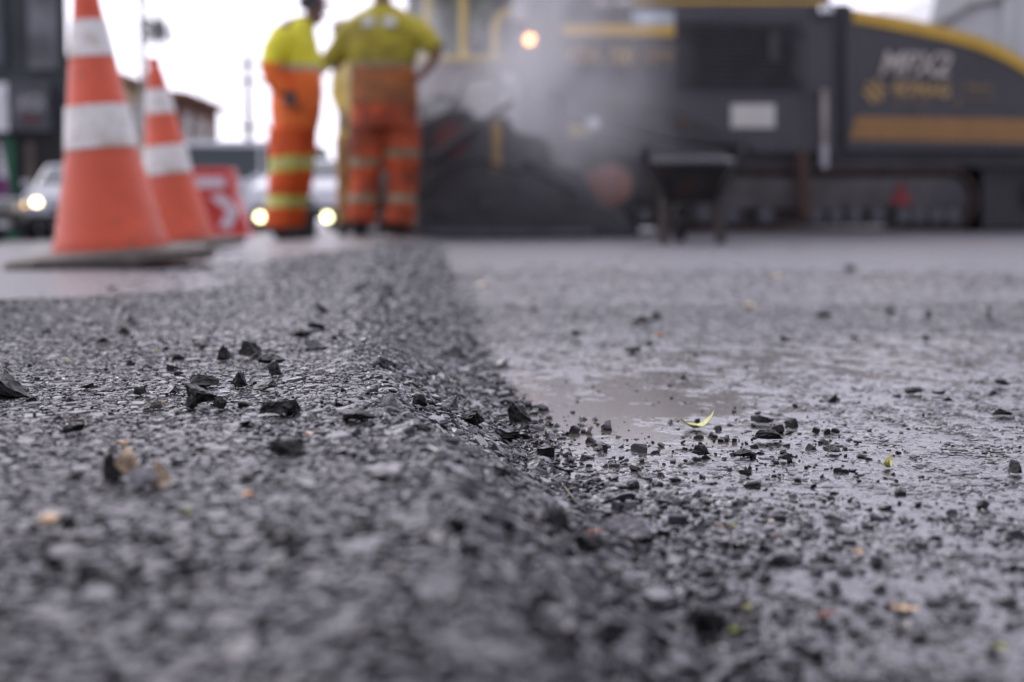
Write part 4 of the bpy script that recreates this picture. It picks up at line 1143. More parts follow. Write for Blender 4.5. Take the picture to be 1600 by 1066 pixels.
# ------------------------------------------------------------------ row of beige houses receding along the street
BW = mat("beige_plaster", (.62, .47, .28), .8, var=.15, scale=.8); BW2 = mat("brown_plaster", (.20, .085, .055), .8, var=.3, scale=.9)
ROOF = mat("clay_tiles", (.30, .13, .07), .8, var=.3, scale=3, bump=.3, bscale=12)
WIN = mat("dark_window", (.04, .035, .03), .3, var=.3)
def house(label, X, y0, y1, h, depth, wall, roofc, nwin, rise=1.1, name="house"):
    t = thing(name, label, "house", (X, y0, -.5))
    Ln = y1 - y0
    MB().bbox((-depth, 0, 0), (0, Ln, h)).build("wall", wall, t)
    o = .45
    vs = [(o, -o, h - .12), (o, Ln + o, h - .12), (-depth / 2, Ln + o, h + rise), (-depth / 2, -o, h + rise), (-depth - o, -o, h - .12), (-depth - o, Ln + o, h - .12)]
    vs += [(v[0], v[1], v[2] + .16) for v in vs]
    MB().add(vs, [(0, 1, 2, 3), (3, 2, 5, 4), (6, 9, 8, 7), (9, 10, 11, 8), (0, 3, 9, 6), (3, 4, 10, 9), (1, 7, 8, 2), (2, 8, 11, 5), (0, 6, 7, 1), (4, 5, 11, 10)]).build("roof", roofc, t)
    for r_ in range(2):
        for i in range(nwin):
            yc = Ln * (i + .5) / nwin; z = .95 + r_ * 2.6
            if z + 1.3 > h: continue
            f_ = MB().bbox((.0, yc - .6, z), (.06, yc + .6, z + 1.25)).build("window", mat("window_frame_pale", (.5, .46, .4), .6), t)
            MB().bbox((.062, yc - .5, z + .1), (.075, yc + .5, z + 1.15)).build("pane", WIN, f_)
            f_ = MB().bbox((-depth * (i + 1) / (nwin + 1) - .55, -.06, z), (-depth * (i + 1) / (nwin + 1) + .55, 0, z + 1.25)).build("window", mat("window_frame_pale", (.5, .46, .4), .6), t)
    MB().bbox((.0, Ln * .06, 0), (.08, Ln * .06 + 1.0, 2.1)).build("door", mat("brown_door", (.10, .075, .06), .6), t)
    return t
house("beige two storey house with tiled roof, seen between the two cones", -13.2, 43, 55, 5.4, 9, BW, ROOF, 4, .5)
house("brown gabled house at the end of the beige row, behind the rear cone", -12.9, 55.6, 63, 5.5, 9, BW2, ROOF, 3, .4)
house("low pale house far down the street behind the brown gabled one", -12.6, 70, 82, 3.4, 9, mat("pale_plaster", (.6, .58, .54), .8), ROOF, 3, .7)
house("distant white house down the street on the paver's side", 14.5 + 9, 74, 92, 4.2, 9, mat("pale_plaster", (.6, .58, .54), .8), ROOF, 3, .9)

# ------------------------------------------------------------------ poles and cables
CONC = mat("pole_concrete", (.30, .29, .27), .8, var=.2); WOOD = mat("pole_dark", (.10, .09, .085), .8)
p = at(229, 365, 32.0)
t = thing("utility_pole", "tall thin pole with a leafy clump on it, standing behind the gap between the cones", "utility pole", (p.x, 32, zat(p.x, 32)))
MB().lathe([(.085, 0), (.075, 3), (.055, 8.5)], n=14).build("pole", CONC, t)
MB().bbox((-.7, -.06, 7.6), (.7, .06, 7.72)).build("crossarm", WOOD, t)
mb = MB(); rr = random.Random(4)
for i in range(420):
    c = Vector((rr.gauss(.32, .16), rr.gauss(0, .16), rr.gauss(4.55, .17))); s_ = rr.uniform(.03, .07)
    d1 = Vector((rr.gauss(0, 1), rr.gauss(0, 1), rr.gauss(0, 1))).normalized(); d2 = d1.orthogonal().normalized()
    mb.add([c - d1 * s_, c + d2 * s_ * .5, c + d1 * s_, c - d2 * s_ * .5], [(0, 1, 2, 3)])
mb.build("foliage", mat("clump_leaves", (.07, .075, .08), .7), t)
MB().tube([(0, 0, 4.4), (.2, 0, 4.5), (.4, 0, 4.6)], .02, 6).build("twig_stem", WOOD, t)
p = at(391, 356, 70.0)
t = thing("utility_pole", "far dark utility pole with crossarm, left of the profile worker", "utility pole", (p.x, 70, zat(p.x, 70)))
MB().lathe([(.24, 0), (.20, 4), (.13, 9.2)], n=14).build("pole", WOOD, t)
for z in (8.0, 7.2, 5.0): MB().bbox((-1.0, -.08, z), (1.0, .08, z + .14)).build("crossarm", WOOD, t)
MB().lathe([(.2, 3.2), (.28, 3.3), (.28, 4.1), (.2, 4.2)], (.3, -.2, 0), n=14).build("transformer", WOOD, t)
for px, Y, H_, lab in ((612, 90, 9.0, "distant thin pole hidden behind the worker with hand on hip"),):
    p = at(px, 352, Y); t = thing("utility_pole", lab, "utility pole", (p.x, Y, .0)); MB().lathe([(.16, 0), (.10, H_)], n=10).build("pole", WOOD, t); MB().bbox((-.9, -.07, H_ - .9), (.9, .07, H_ - .76)).build("crossarm", WOOD, t)
pa = at(391, 356, 70.0)
def cable(a, b_, sag, label):
    a = Vector(a); b_ = Vector(b_)
    pts = [a.lerp(b_, i / 20) - Vector((0, 0, sag * 4 * (i / 20) * (1 - i / 20))) for i in range(21)]
    tag(MB().tube(pts, .018, 5).build("power_cable", BLK), label, "cable", "power cables between the poles")
q = at(229, 365, 32.0); far = at(612, 352, 90)
cable((q.x + .4, 32, 7.7), (pa.x - .8, 70, 8.1), .5, "highest power cable between the clump pole and the far dark pole")
cable((q.x - .4, 32, 7.6), (pa.x - .9, 70, 7.3), .6, "middle power cable between the clump pole and the far dark pole")
cable((q.x, 32, 5.2), (pa.x - .9, 70, 5.1), .6, "lowest power cable between the clump pole and the far dark pole")
cable((pa.x + .8, 70, 8.1), (far.x, 90, 8.2), .5, "upper power cable running right from the far dark pole")
cable((pa.x + .8, 70, 7.3), (far.x - .5, 90, 8.2), .5, "lower power cable running right from the far dark pole")

# ------------------------------------------------------------------ far trees, low on the horizon
def tree(px, Y, h, wd, seed, label):
    p = at(px, 352, Y); z0 = zat(p.x, Y); rr = random.Random(seed)
    t = thing("tree", label, "tree", (p.x, Y, z0 - .05), group="far trees along the street")
    MB().tube([(0, 0, 0), (.1, 0, h * .35), (0, .1, h * .6)], [.22, .15, .07], 8).build("trunk", WOOD, t)
    mb = MB(); cl_ = [(Vector((rr.gauss(0, wd * .28), rr.gauss(0, wd * .28), h * rr.uniform(.45, .92))), rr.uniform(.5, 1.1)) for _ in range(16)]
    for c, s_ in cl_:
        for _ in range(170):
            q_ = c + Vector((rr.gauss(0, 1), rr.gauss(0, 1), rr.gauss(0, .8))) * s_ * .55; d1 = Vector((rr.gauss(0, 1), rr.gauss(0, 1), rr.gauss(0, 1))).normalized(); d2 = d1.orthogonal().normalized(); a = rr.uniform(.08, .16)
            mb.add([q_ - d1 * a, q_ + d2 * a * .6, q_ + d1 * a, q_ - d2 * a * .6], [(0, 1, 2, 3)])
    mb.build("crown", mat("tree_leaves", (.06, .085, .035), .6, var=.4, scale=1.5), t)
for i, (px, Y, h, wd, lab) in enumerate(((352, 95, 4.2, 5, "small far tree right of the brown gabled house"), (372, 110, 4.0, 6, "small far tree just left of the far dark pole"),
        (520, 120, 3.5, 7, "low far tree between the workers"), (690, 60, 8.5, 6, "tree seen faintly through the paver's steamy platform"), (1500, 60, 5, 6, "tree hidden behind the white truck"), (655, 100, 6, 7, "far tree right of the worker with hand on hip"))):
    tree(px, Y, h, wd, 30 + i, lab)
# ------------------------------------------------------------------ the asphalt paver, side on
DK = mat("paver_charcoal", (.066, .065, .073), .45, var=.10, scale=1.2, dirt=.25, dcol=(.05, .045, .042), dscale=1.8)
DK2 = mat("paver_black_steel", (.035, .034, .038), .5, var=.3, scale=2, dirt=.3, dcol=(.02, .018, .016))
DK3 = mat("paver_dusty_steel", (.045, .043, .047), .55, var=.3, scale=2.5, dirt=.3)
GOLD = mat("paver_yellow", (.62, .38, .05), .4, var=.08)
BRN = mat("paver_ochre_stripe", (.30, .16, .055), .5, var=.08)
OFFW = mat("sticker_white", (.62, .60, .55), .5, var=.04)
TXTW = mat("decal_cream", (.52, .47, .42), .5); TXTG = mat("decal_gold", (.45, .30, .13), .5); TXTB = mat("decal_bronze", (.28, .19, .11), .5)
RUST = mat("rusty_steel", (.085, .045, .032), .75, var=.4, scale=8, dirt=.5, dcol=(.03, .02, .018), dscale=8)
SHOE = mat("track_shoe", (.060, .036, .030), .7, var=.4, scale=12)
YAW = R(9)
PX0 = 1320; D0 = 12.0
org = at(PX0, 358, D0)
T = thing("asphalt_paver", "big charcoal asphalt paver with yellow stripes, tracks and hopper, steaming at its screed", "asphalt paver", (org.x, D0, zat(org.x, D0) - .02), (0, 0, YAW))
gz = T.location.z
def P(px, py, dy=0.0):
    """local x, z of a pixel on the machine's plane dy metres behind its near side"""
    d = ray(px, py); nrm = Vector((-math.sin(YAW), math.cos(YAW), 0)); O = Vector((0, 0, HC))
    s_ = (Vector((org.x, D0, 0)) - O).dot(nrm) + dy
    q = O + d * (s_ / d.dot(nrm)); r = q - Vector((org.x, D0, 0))
    return (r.x * math.cos(YAW) + r.y * math.sin(YAW), q.z - gz)
def poly(pts, dy=0.0): return [P(a, b_, dy) for a, b_ in pts]
def slab(name, pts, y0, y1, m, parent=T, bevel=0.0): return MB().prism(poly(pts, y0), y0, y1).build(name, m, parent, bevel)
def rect(name, x0, y0_, x1, y1_, a, b_, m, parent=T, bevel=0.0): return slab(name, [(x0, y1_), (x1, y1_), (x1, y0_), (x0, y0_)], a, b_, m, parent, bevel)

hull_ = slab("engine_housing", [(866, 150), (1140, 214), (1180, 242), (1306, 242), (1300, -6), (1290, -30), (880, -30), (866, 10)], 0.0, 2.3, DK, bevel=.03)
rect("top_stripe", 985, 0, 1292, 6, -.012, .05, GOLD)
rect("side_stripe", 879, 37, 1054, 57, -.012, .02, GOLD)
rect("pale_label", 988, 17, 1054, 39, -.016, .02, mat("label_pale", (.55, .60, .62), .4))
g = rect("grille", 1056, 28, 1249, 142, -.010, .05, DK2, bevel=.01)
mb = MB()
for i in range(13):
    a = P(1062, 36 + i * 8, -.02); b_ = P(1243, 36 + i * 8, -.02); mb.box(((a[0] + b_[0]) / 2, -.022, a[1]), (b_[0] - a[0], .02, .014), (R(35), 0, 0))
mb.build("louvres", mat("louvre_grey", (.055, .052, .055), .5), g)
a = P(1209, 75, -.04); MB().bbox((a[0] - .04, -.045, a[1] - .10), (a[0] + .04, -.02, a[1] + .13)).build("grille_handle", DK3, g)
rect("sticker", 1143, 163, 1211, 200, -.014, .02, OFFW, bevel=.005)
rect("panel_seam", 1256, 20, 1259, 238, -.006, .02, DK2)
def txt(name, s, cx, cy, hpx, wpx, m, **kw):
    x, z = P(cx, cy, -.02); k_ = D0 / F
    o = text(name, s, hpx * k_ * 1.38, m, T, (x, -.020, z), **kw)
    bpy.context.view_layer.update()
    w0 = max(v.co.x for v in o.data.vertices) - min(v.co.x for v in o.data.vertices)
    o.scale = (wpx * k_ / w0, 1, 1)
    return o
txt("model_lettering", "VDA 700", 934, 88, 25, 110, TXTG, shear=.22, bold=.03)
txt("model_suffix", "SM", 1024, 88, 24, 54, TXTB, shear=.22, bold=.02)
for px in (868, 1054): rect("panel_seam", px, 60, px + 2, 150, -.006, .02, DK2)
rect("panel_seam", 1258, 150, 1300, 153, -.006, .02, DK2); rect("panel_seam", 1062, 150, 1250, 152, -.006, .02, DK2)
for py in (45, 125): rect("hinge", 1251, py, 1257, py + 12, -.03, .02, DK3)
for px in (900, 940, 980, 1020, 1100, 1160, 1220, 1280): a = P(px, 12 if px < 990 else 222, -.01); MB().lathe([(.005, -.012), (.016, -.010), (.016, .01)], (a[0], -.004, a[1]), 'y', 6).build("bolt", DK3, T)
for px in (1336, 1420, 1500, 1580): a = P(px, 172, -.01); MB().lathe([(.005, -.012), (.016, -.010), (.016, .01)], (a[0], -.004, a[1]), 'y', 6).build("bolt", DK3, T)
rect("door_handle", 1236, 100, 1242, 118, -.05, -.02, DK3)
# column between housing and hopper
rect("column", 1300, 6, 1330, 250, .05, .9, DK2)
a = P(1290, 140, -.1); b_ = P(1290, 262, -.1)
MB().tube([(a[0], -.07, a[1]), (b_[0], -.07, b_[1])], .03, 12).build("support_rod", mat("rod_grey", (.32, .28, .26), .4, metal=.3), T)
a2 = P(1290, 228, -.1); MB().tube([(a2[0], -.07, a2[1]), (b_[0], -.07, b_[1])], .034, 12).build("rod_sleeve", mat("sleeve_grey", (.35, .36, .38), .35, metal=.3), T)
a = P(1292, 10, -.1); MB().lathe([(.02, -.05), (.07, -.02), (.07, .03), (.02, .06)], (a[0], -.06, a[1] - .03), n=12).build("work_lamp", CHROME, T)
a = P(1252, 238, -.1); b_ = P(1256, 345, -.1)
MB().tube([(a[0], -.12, a[1]), (b_[0], -.12, b_[1])], .05, 10).build("step_post", RUST, T)
# hopper wing with the curved yellow edge
top = [(1334, 14), (1380, 22), (1430, 32), (1480, 43), (1530, 57), (1570, 74), (1610, 98), (1650, 128), (1690, 165), (1715, 205)]
slab("hopper_wing", [(1322, 236), (1720, 236)] + top[::-1] + [(1322, 14)], 0.0, .10, DK, bevel=.01)
slab("hopper_trim", [(a_, b_ + 21) for a_, b_ in top][::-1] + top, -.020, .14, GOLD, bevel=.008)
slab("far_hopper_wing", [(1322, 236), (1720, 236)] + top[::-1] + [(1322, 14)], 2.3, 2.4, DK2)
slab("hopper_floor", [(1330, 250), (1716, 250), (1700, 225), (1330, 215)], .1, 2.3, DK2)
slab("hopper_stripe", [(1328, 218), (1722, 226), (1722, 188), (1338, 182)], -.012, .02, BRN)
txt("hopper_lettering", "MPX2", 1428, 102, 36, 118, TXTW, shear=.30, bold=.02)
txt("maker_lettering", "BOMAG", 1440, 141, 22, 92, TXTG, bold=.03)
txt("maker_tagline", "FAYAT GROUP", 1424, 163, 7, 62, TXTB)
txt("divider", "|", 1497, 146, 34, 2, TXTB)
txt("branch_lettering", "MARINI", 1530, 137, 10, 42, TXTB, bold=.02)
txt("branch_line", "LATIN AMERICA", 1533, 152, 8, 50, TXTB)
x, z = P(1367, 143, -.02); s_ = .098
mb = MB()
for q_ in (-.062, .0, .062):
    d = Vector((.707, 0, .707)) * q_
    mb.box((x + d.x, -.018, z + d.z), (.19 - abs(q_) * .9, .008, .042), (0, R(45), 0))
mb.build("diamond_emblem", TXTG, T)
# lower frame and push rollers at the front
slab("lower_frame", [(1150, 262), (1150, 236), (1722, 236), (1722, 262)], .06, 2.2, DK2)
slab("front_frame", [(1534, 360), (1534, 258), (1725, 258), (1725, 358)], .12, 2.2, DK2, bevel=.02)
for px in (1640, 1700):
    a = P(px, 300, -.02); MB().lathe([(.12, -.10), (.17, -.08), (.17, .5), (.12, .52)], (a[0], .1, a[1]), 'y', 20).build("push_roller", DK3, T)
# track
tx0, tx1 = P(1012, 300)[0], P(1528, 300)[0]; tz0, tz1 = .02, P(1300, 262)[1]; rr_ = (tz1 - tz0) / 2
def loop(n, shrink=0.0):
    r = rr_ - shrink; L_ = tx1 - tx0 - 2 * rr_; per = 2 * L_ + 2 * math.pi * r; out = []
    for i in range(n):
        s_ = per * i / n
        if s_ < L_: p_ = (tx0 + rr_ + s_, tz0 + rr_ - r); an = 0
        elif s_ < L_ + math.pi * r: a = (s_ - L_) / r; p_ = (tx1 - rr_ + r * math.sin(a), tz0 + rr_ - r * math.cos(a)); an = -a
        elif s_ < 2 * L_ + math.pi * r: p_ = (tx1 - rr_ - (s_ - L_ - math.pi * r), tz0 + rr_ + r); an = math.pi
        else: a = (s_ - 2 * L_ - math.pi * r) / r; p_ = (tx0 + rr_ - r * math.sin(a), tz0 + rr_ + r * math.cos(a)); an = math.pi - a
        out.append((p_[0], p_[1], an))
    return out
tr = MB()
for x, z, an in loop(56, .015): tr.box((x, .19, z), (.125, .36, .035), (0, an, 0))
belt = tr.build("track", SHOE, T)
MB().prism([(x, z) for x, z, _ in loop(60, .05)], .05, .33).build("track_chain", mat("chain_dark", (.03, .024, .022), .6), belt)
fr = MB(); fr.prism([(tx0 + .35, tz0 + .18), (tx1 - .34, tz0 + .18), (tx1 - .26, tz0 + .27), (tx1 - .34, tz1 - .09), (tx0 + .35, tz1 - .09), (tx0 + .25, tz0 + .27)], -.01, .04)
fr.build("track_frame", mat("track_frame_grey", (.075, .065, .065), .6, var=.3), T, bevel=.01)
slab("undercarriage", [(960, 357), (1530, 352), (1530, 262), (1150, 262), (1150, 236), (960, 236)], .40, 2.0, DK2)
for px in (1005, 1098, 1142, 1195, 1275, 1305, 1335, 1370, 1410, 1435, 1462, 1488):
    a = P(px, 344, 0); w_ = MB().lathe([(.03, -.03), (.072, -.022), (.072, .05)], (0, 0, 0), 'y', 14).build("track_roller", mat("bright_roller", (.07, .07, .08), .35, metal=.2), T, loc=(a[0], 0, tz0 + .12))
for px in (1040, 1500):
    a = P(px, 310, 0); MB().lathe([(.05, -.03), (.10, -.02), (.19, -.005), (.19, .05)], (a[0] + (.1 if px < 1200 else -.12), .0, tz0 + rr_), 'y', 20).build("idler_wheel", DK3, T)
x, z = P(1408, 303, -.02); MB().prism([(x - .10, z - .09), (x + .10, z - .09), (x, z + .10)], -.026, -.012).build("warning_triangle", mat("warning_red", (.20, .02, .025), .5), T)
# tow arm and levelling beam
slab("tow_arm", [(880, 150), (960, 155), (1060, 170), (1150, 212), (1160, 232), (1050, 222), (960, 200), (880, 190)], -.30, -.12, DK2, bevel=.02)
slab("levelling_beam", [(870, 190), (960, 202), (1060, 226), (1142, 236), (1142, 262), (1050, 252), (960, 238), (870, 222)], -.34, -.16, DK3, bevel=.02)
for px, py in ((973, 168), (1066, 193)): 
    a = P(px, py, -.3); MB().lathe([(.02, -.03), (.05, -.02), (.05, .02)], (a[0], -.31, a[1]), 'y', 10).build("arm_bolt", RUST, T)
a = P(923, 195, -.3); MB().lathe([(.01, -.06), (.05, -.05), (.06, .02)], (a[0], -.36, a[1]), 'y', 14).build("white_knob", mat("knob_white", (.75, .77, .8), .2), T)
rect("yellow_plate", 890, 195, 922, 213, -.37, -.33, mat("plate_yellow", (.42, .34, .06), .5))
# auger and its guard
a = P(950, 290, -.2)
MB().lathe([(.02, -.30), (.12, -.30), (.17, -.27), (.17, .1)], (a[0], -.02, a[1]), 'y', 24).build("auger_end", mat("auger_rust", (.20, .07, .04), .7, var=.3, scale=9), T)
mb = MB()
for i in range(46):
    an = i * .45; y = .1 + i * .045; mb.box((a[0] + .12 * math.cos(an), y, a[1] + .12 * math.sin(an)), (.16, .03, .16), (0, an, 0))
mb.build("auger_screw", RUST, T)
slab("rear_chute", [(870, 345), (1010, 345), (1010, 240), (870, 215)], .25, 2.1, DK2)
slab("rear_frame", [(650, 300), (900, 300), (900, 150), (860, 128), (740, 140), (650, 170)], .30, 2.1, DK3)
# screed, standing nearer the camera
SD = -1.6
scr = slab("screed", [(650, 358), (985, 358), (985, 342), (938, 318), (912, 268), (866, 256), (852, 214), (806, 206), (794, 182), (742, 184), (736, 172), (700, 172), (652, 196)], SD, 3.4, DK3, bevel=.02)
slab("end_plate", [(655, 374), (1000, 374), (1000, 356), (870, 330), (800, 285), (740, 292), (655, 322)], SD - .06, SD + .0, DK2, bevel=.01)
slab("screed_shoe", [(660, 366), (930, 366), (930, 359), (660, 359)], SD - .09, SD - .06, mat("shoe_worn", (.10, .10, .105), .4), T)
slab("screed_hood", [(655, 200), (740, 200), (735, 165), (715, 148), (680, 146), (655, 158)], SD + .4, SD + 1.4, DK2, bevel=.04)
slab("hood_window", [(662, 182), (706, 182), (706, 158), (668, 158)], SD + .37, SD + .41, mat("hood_glass", (.35, .36, .36), .2), T)
a = P(774, 190, SD); b_ = P(774, 268, SD)
MB().tube([(a[0], SD - .05, a[1]), (b_[0], SD - .05, b_[1])], .032, 10).build("yellow_rod", mat("rod_ochre", (.36, .22, .06), .5), T)
a = P(705, 218, SD); MB().lathe([(.01, -.03), (.12, -.02), (.12, .02)], (a[0], SD - .01, a[1]), 'y', 16).build("red_cap", mat("dull_red", (.12, .035, .03), .6), T)
slab("walkway", [(655, 374), (655, 382), (655, 374)], SD, SD + .1, DK2) if False else None
for px, py, r_ in ((690, 330, .05), (760, 320, .05), (850, 345, .04), (940, 352, .04)):
    a = P(px, py, SD - .06); MB().lathe([(.01, -.02), (r_, -.015), (r_, .02)], (a[0], SD - .07, a[1]), 'y', 6).build("bolt", DK3, T)
def pp(px, py, dy): q = P(px, py, dy); return (q[0], dy, q[1])
for a_, b_, r_, nm, mt in (((672, 250), (742, 200), .035, "ram_cylinder", DK2), ((742, 200), (800, 160), .018, "ram_rod", DK3), ((820, 250), (900, 300), .03, "brace_tube", DK2)):
    MB().tube([pp(*a_, SD - .05), pp(*b_, SD - .05)], r_, 10).build(nm, mt, T)
MB().tube([pp(668, 300, SD - .08), pp(700, 262, SD - .12), pp(752, 250, SD - .1), pp(800, 268, SD - .08), pp(838, 262, SD - .05), pp(860, 230, SD)], .014, 8).build("hose", mat("black_rubber", (.02, .02, .02), .6), T)
MB().tube([pp(700, 180, SD + .1), pp(730, 120, SD + .4), pp(770, 118, SD + .6), pp(800, 150, SD + .8)], .018, 8).build("hose", mat("black_rubber", (.02, .02, .02), .6), T)
slab("screed_walkway", [(590, 366), (660, 366), (660, 330), (590, 336)], SD + .7, 3.0, DK2, bevel=.01)
slab("screed_extension", [(585, 330), (660, 330), (660, 225), (600, 240)], 1.2, 3.0, DK3, bevel=.02)
# operator platform
slab("platform", [(640, 178), (866, 178), (866, 100), (700, 96), (640, 100)], .5, 2.2, mat("platform_grey", (.26, .24, .235), .6, var=.2), bevel=.02)
YR = mat("rail_yellow", (.62, .45, .10), .45, var=.06)
def pt(px, py, dy): q = P(px, py, dy); return (q[0], dy, q[1])
MB().tube([pt(668, 96, .45), pt(668, -70, .45)], .030, 10).build("canopy_post", YR, T)
MB().tube([pt(724, 96, .45), pt(724, -70, .45)], .036, 10).build("canopy_post", YR, T)
MB().tube([pt(668, 96, 2.1), pt(668, -70, 2.1)], .030, 10).build("canopy_post", YR, T)
MB().tube([pt(840, -30, 2.1), pt(840, -70, 2.1)], .030, 10).build("canopy_post", YR, T)
slab("canopy", [(640, -68), (870, -68), (860, -84), (650, -84)], .3, 2.3, DK, bevel=.02)
MB().tube([pt(640, 92, .42), pt(792, 92, .42)], .030, 10).build("toe_rail", YR, T)
MB().tube([pt(774, 92, .42), pt(774, 40, .42), pt(780, 26, .42), pt(796, 18, .42), pt(812, 20, .42)], .036, 10).build("handrail", YR, T)
MB().tube([pt(700, 96, 2.0), pt(700, 20, 2.0)], .02, 8).build("rear_rail", DK3, T)
rg = slab("haze_backdrop", [(636, 100), (868, 100), (868, -68), (636, -68)], 2.24, 2.30, mat("haze_grey", (.34, .34, .335), .6, var=.15, scale=2))  # added solid sheet; the steam's grey haze over the sky is put into its colour
for xa, xb in ((652, 690), (696, 718), (734, 770)): slab("platform_window", [(xa, 84), (xb, 84), (xb, -50), (xa, -50)], 2.20, 2.238, mat("pale_green_glass", (.42, .50, .40), .2), rg)
slab("seat", [(736, 96), (768, 96), (768, 20), (756, 20), (752, 60), (736, 62)], .8, 1.3, mat("seat_grey", (.10, .10, .10), .6), bevel=.03)
slab("console", [(800, 150), (868, 150), (868, -6), (840, -6), (812, 60)], .2, 1.6, DK, bevel=.03)
a = P(829, 61, .1); MB().lathe([(.01, -.03), (.040, -.02), (.045, .04)], (a[0], .12, a[1]), 'y', 14).build("amber_lamp", lampm("amber_glow", (1.0, .42, .15), 6.0), T)
for px, py, h in ((812, 12, 1), (795, 160, 2)):
    a = P(px, py, .15); MB().lathe([(.02, -.12 * h), (.07, -.1 * h), (.07, .1 * h), (.02, .12 * h)], (a[0], .10, a[1]), n=12).build("gas_bottle", mat("bottle_pale", (.42, .42, .42), .4), T)
a = P(790, 170, -.3)
for px, py in ((790, 178), (800, 165)):
    MB().tube([pt(px, py, -.4), pt(px + 6, py - 35, -.3)], .05, 10).build("hose", mat("hose_grey", (.25, .25, .27), .5), T)
rect("tool_box", 930, -2, 955, 9, -.02, .2, mat("tool_pink", (.5, .42, .40), .5)); rect("tool_box", 962, -2, 988, 7, -.02, .2, OFFW)

# ------------------------------------------------------------------ wheelbarrow
Yw = 8.3; kw = Yw / F
ow = at(1080, 384, Yw)
t = thing("wheelbarrow", "dark rusty wheelbarrow parked before the paver's tracks", "wheelbarrow", (ow.x, Yw, zat(ow.x, Yw)))
def W_(px, py, y=0.0): return ((px - 1080) * kw, -y, (384 - py) * kw)
WB = mat("barrow_black", (.022, .022, .022), .5, var=.3, dirt=.4, dcol=(.06, .03, .02), dscale=6)
ti = [W_(1014, 250, -.38), W_(1148, 250, -.38), W_(1140, 262, .30), W_(1002, 262, .30)]
bo = [W_(1046, 318, -.18), W_(1116, 318, -.18), W_(1110, 322, .16), W_(1042, 322, .16)]
th = .012
inn = [(v[0] * .97, v[1] * .97, v[2] + .004) for v in ti]; inb = [(v[0] * .95, v[1] * .93, v[2] + .015) for v in bo]
vs = ti + bo + inn + inb
MB().add(vs, [(i, (i + 1) % 4, (i + 1) % 4 + 4, i + 4) for i in range(4)] + [(4, 5, 6, 7)] + [(i + 8, i + 12, (i + 1) % 4 + 12, (i + 1) % 4 + 8) for i in range(4)] + [(12, 15, 14, 13)] + [(i, i + 8, (i + 1) % 4 + 8, (i + 1) % 4) for i in range(4)]).build("tray", WB, t)
MB().tube(ti + [ti[0]], .012, 8).build("tray_rim", mat("pale_rim", (.10, .10, .11), .4, metal=.3), t)  # rim in a paler grey than the tray
for sg, x1, x2 in ((-1, 1034, 984), (1, 1113, 1116)):
    MB().tube([W_(1056 + sg * 4, 352, -.52), W_(1076 + sg * 18, 318, -.25), W_(x1, 312, .20), W_(x2, 262, .92)], .018, 8).build("handle_bar", WB, t)
    MB().tube([W_(x2, 264, .86), W_(x2 - 1, 252, 1.0)], .024, 8).build("grip", BLK, t)
    MB().tube([W_(x1, 312, .16), W_(x1 + sg * 4, 382, .24)], .030, 8).build("leg", mat("leg_rusty", (.025, .016, .013), .6), t)
MB().tube([W_(1034, 350, .20), W_(1112, 350, .20)], .010, 8).build("leg_brace", WB, t)
w_ = MB().lathe([(.08, -.03), (.13, -.03), (.142, -.015), (.142, .015), (.13, .03), (.08, .03)], (0, 0, 0), 'x', 22).build("wheel", TYRE, t, loc=(W_(1076, 0)[0], .46, .140))
MB().lathe([(.02, -.05), (.085, -.02), (.085, .02), (.02, .05)], (0, 0, 0), 'x', 14).build("rim", WB, w_)

# ------------------------------------------------------------------ white dump truck beyond the hopper
Yt = 15.5
ot = at(1600, 352, Yt)
t = thing("dump_truck", "white dump truck standing beyond the paver's hopper", "truck", (ot.x, Yt, zat(ot.x, Yt)), (0, 0, R(4)))
TW = mat("truck_white", (.62, .63, .62), .35, var=.05, dirt=.25, dcol=(.35, .33, .30))
kt = Yt / F
def tz(py): return (352 - py) * kt
def tx(px): return (px - 1600) * kt
MB().prism([(tx(1440), tz(40)), (tx(1450), tz(-4)), (tx(1500), tz(-70)), (tx(2200), tz(-90)), (tx(2210), tz(130)), (tx(1500), tz(130))], 0, 2.4).build("dump_bed", TW, t, bevel=.03)
mb = MB()
for px in (1560, 1660, 1760, 1860, 1960, 2060, 2160): mb.bbox((tx(px) - .05, -.07, tz(128)), (tx(px) + .05, 0, tz(-72)))
mb.build("bed_ribs", TW, t)
mb = MB(); mb.tube([(tx(1445), -.04, tz(44)), (tx(1470), -.04, tz(32)), (tx(1500), -.04, tz(12)), (tx(1560), -.04, tz(-4))], .04, 8).build("bed_edge", mat("truck_grey", (.30, .30, .29), .5), t)
MB().bbox((tx(1520), .6, tz(190)), (tx(2420), 1.8, tz(140))).build("chassis", BLK, t)
MB().prism([(tx(2220), tz(230)), (tx(2460), tz(230)), (tx(2460), tz(80)), (tx(2420), tz(-60)), (tx(2220), tz(-60))], .05, 2.35).build("cab", TW, t, bevel=.05)
MB().prism([(tx(2300), tz(70)), (tx(2452), tz(70)), (tx(2420), tz(-40)), (tx(2300), tz(-40))], .035, .05).build("cab_window", GLASS, t)
for px in (1620, 1790, 2360):
    for y in (.15, 2.25):
        w_ = MB().lathe([(.3, -.14), (.48, -.14), (.5, -.1), (.5, .1), (.48, .14), (.3, .14)], (0, 0, 0), 'y', 26).build("wheel", TYRE, t, loc=(tx(px), y, .5)); MB().lathe([(.05, -.15), (.28, -.12), (.3, 0), (.28, .12), (.05, .15)], (0, 0, 0), 'y', 14).build("rim", RIM, w_)

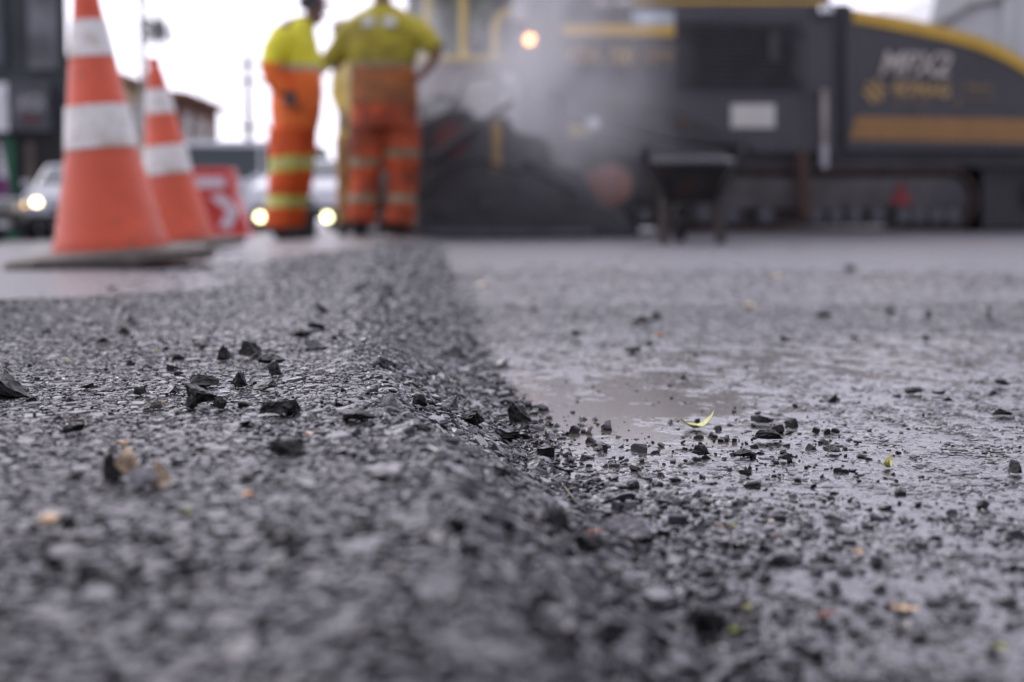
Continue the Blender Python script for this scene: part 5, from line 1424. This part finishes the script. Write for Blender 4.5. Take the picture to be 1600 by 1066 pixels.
# ------------------------------------------------------------------ steam off the hot asphalt at the screed
def steam(c, r, dens, label, seed, name="steam"):
    mb = MB(); prof = [(math.sin(math.pi * i / 16) + 1e-3, -math.cos(math.pi * i / 16)) for i in range(17)]
    mb.lathe(prof, n=28)
    m = bpy.data.materials.new(name + "_air"); m.use_nodes = True; n = m.node_tree.nodes; l = m.node_tree.links
    n.remove(n["Principled BSDF"]); v = n.new("ShaderNodeVolumePrincipled"); l.new(v.outputs[0], n["Material Output"].inputs["Volume"])
    v.inputs["Color"].default_value = (.93, .93, .95, 1); v.inputs["Anisotropy"].default_value = .1
    tc = n.new("ShaderNodeTexCoord"); ln = n.new("ShaderNodeVectorMath"); ln.operation = 'LENGTH'; l.new(tc.outputs["Object"], ln.inputs[0])
    mr_ = n.new("ShaderNodeMapRange"); mr_.interpolation_type = 'SMOOTHSTEP'; mr_.inputs[1].default_value = .95; mr_.inputs[2].default_value = .1; l.new(ln.outputs["Value"], mr_.inputs[0])
    mp = n.new("ShaderNodeMapping"); mp.inputs["Location"].default_value = (seed * 3.1, seed, 0); mp.inputs["Scale"].default_value = (r[0], r[1], r[2] * .6); l.new(tc.outputs["Object"], mp.inputs[0])
    nz = n.new("ShaderNodeTexNoise"); nz.inputs["Scale"].default_value = 1.6; nz.inputs["Detail"].default_value = 4; l.new(mp.outputs[0], nz.inputs["Vector"])
    m2 = n.new("ShaderNodeMapRange"); m2.inputs[1].default_value = .42; m2.inputs[2].default_value = .68; l.new(nz.outputs[0], m2.inputs[0])
    mu = n.new("ShaderNodeMath"); mu.operation = 'MULTIPLY'; l.new(mr_.outputs[0], mu.inputs[0]); l.new(m2.outputs[0], mu.inputs[1])
    md = n.new("ShaderNodeMath"); md.operation = 'MULTIPLY'; l.new(mu.outputs[0], md.inputs[0]); md.inputs[1].default_value = dens
    l.new(md.outputs[0], v.inputs["Density"])
    o = mb.build(name, m); o.location = c; o.scale = r
    return tag(o, label, "steam", kind="stuff")
a = at(775, 70, 10.3)
steam((a.x, 10.1, a.z), (1.75, .95, 1.6), 1.8, "thin white steam rising over the screed and platform of the paver", 1)
a = at(850, 230, 9.9)
steam((a.x, 10.1, a.z), (1.5, .55, .75), 1.0, "faint steam drifting along the paver's side", 3)
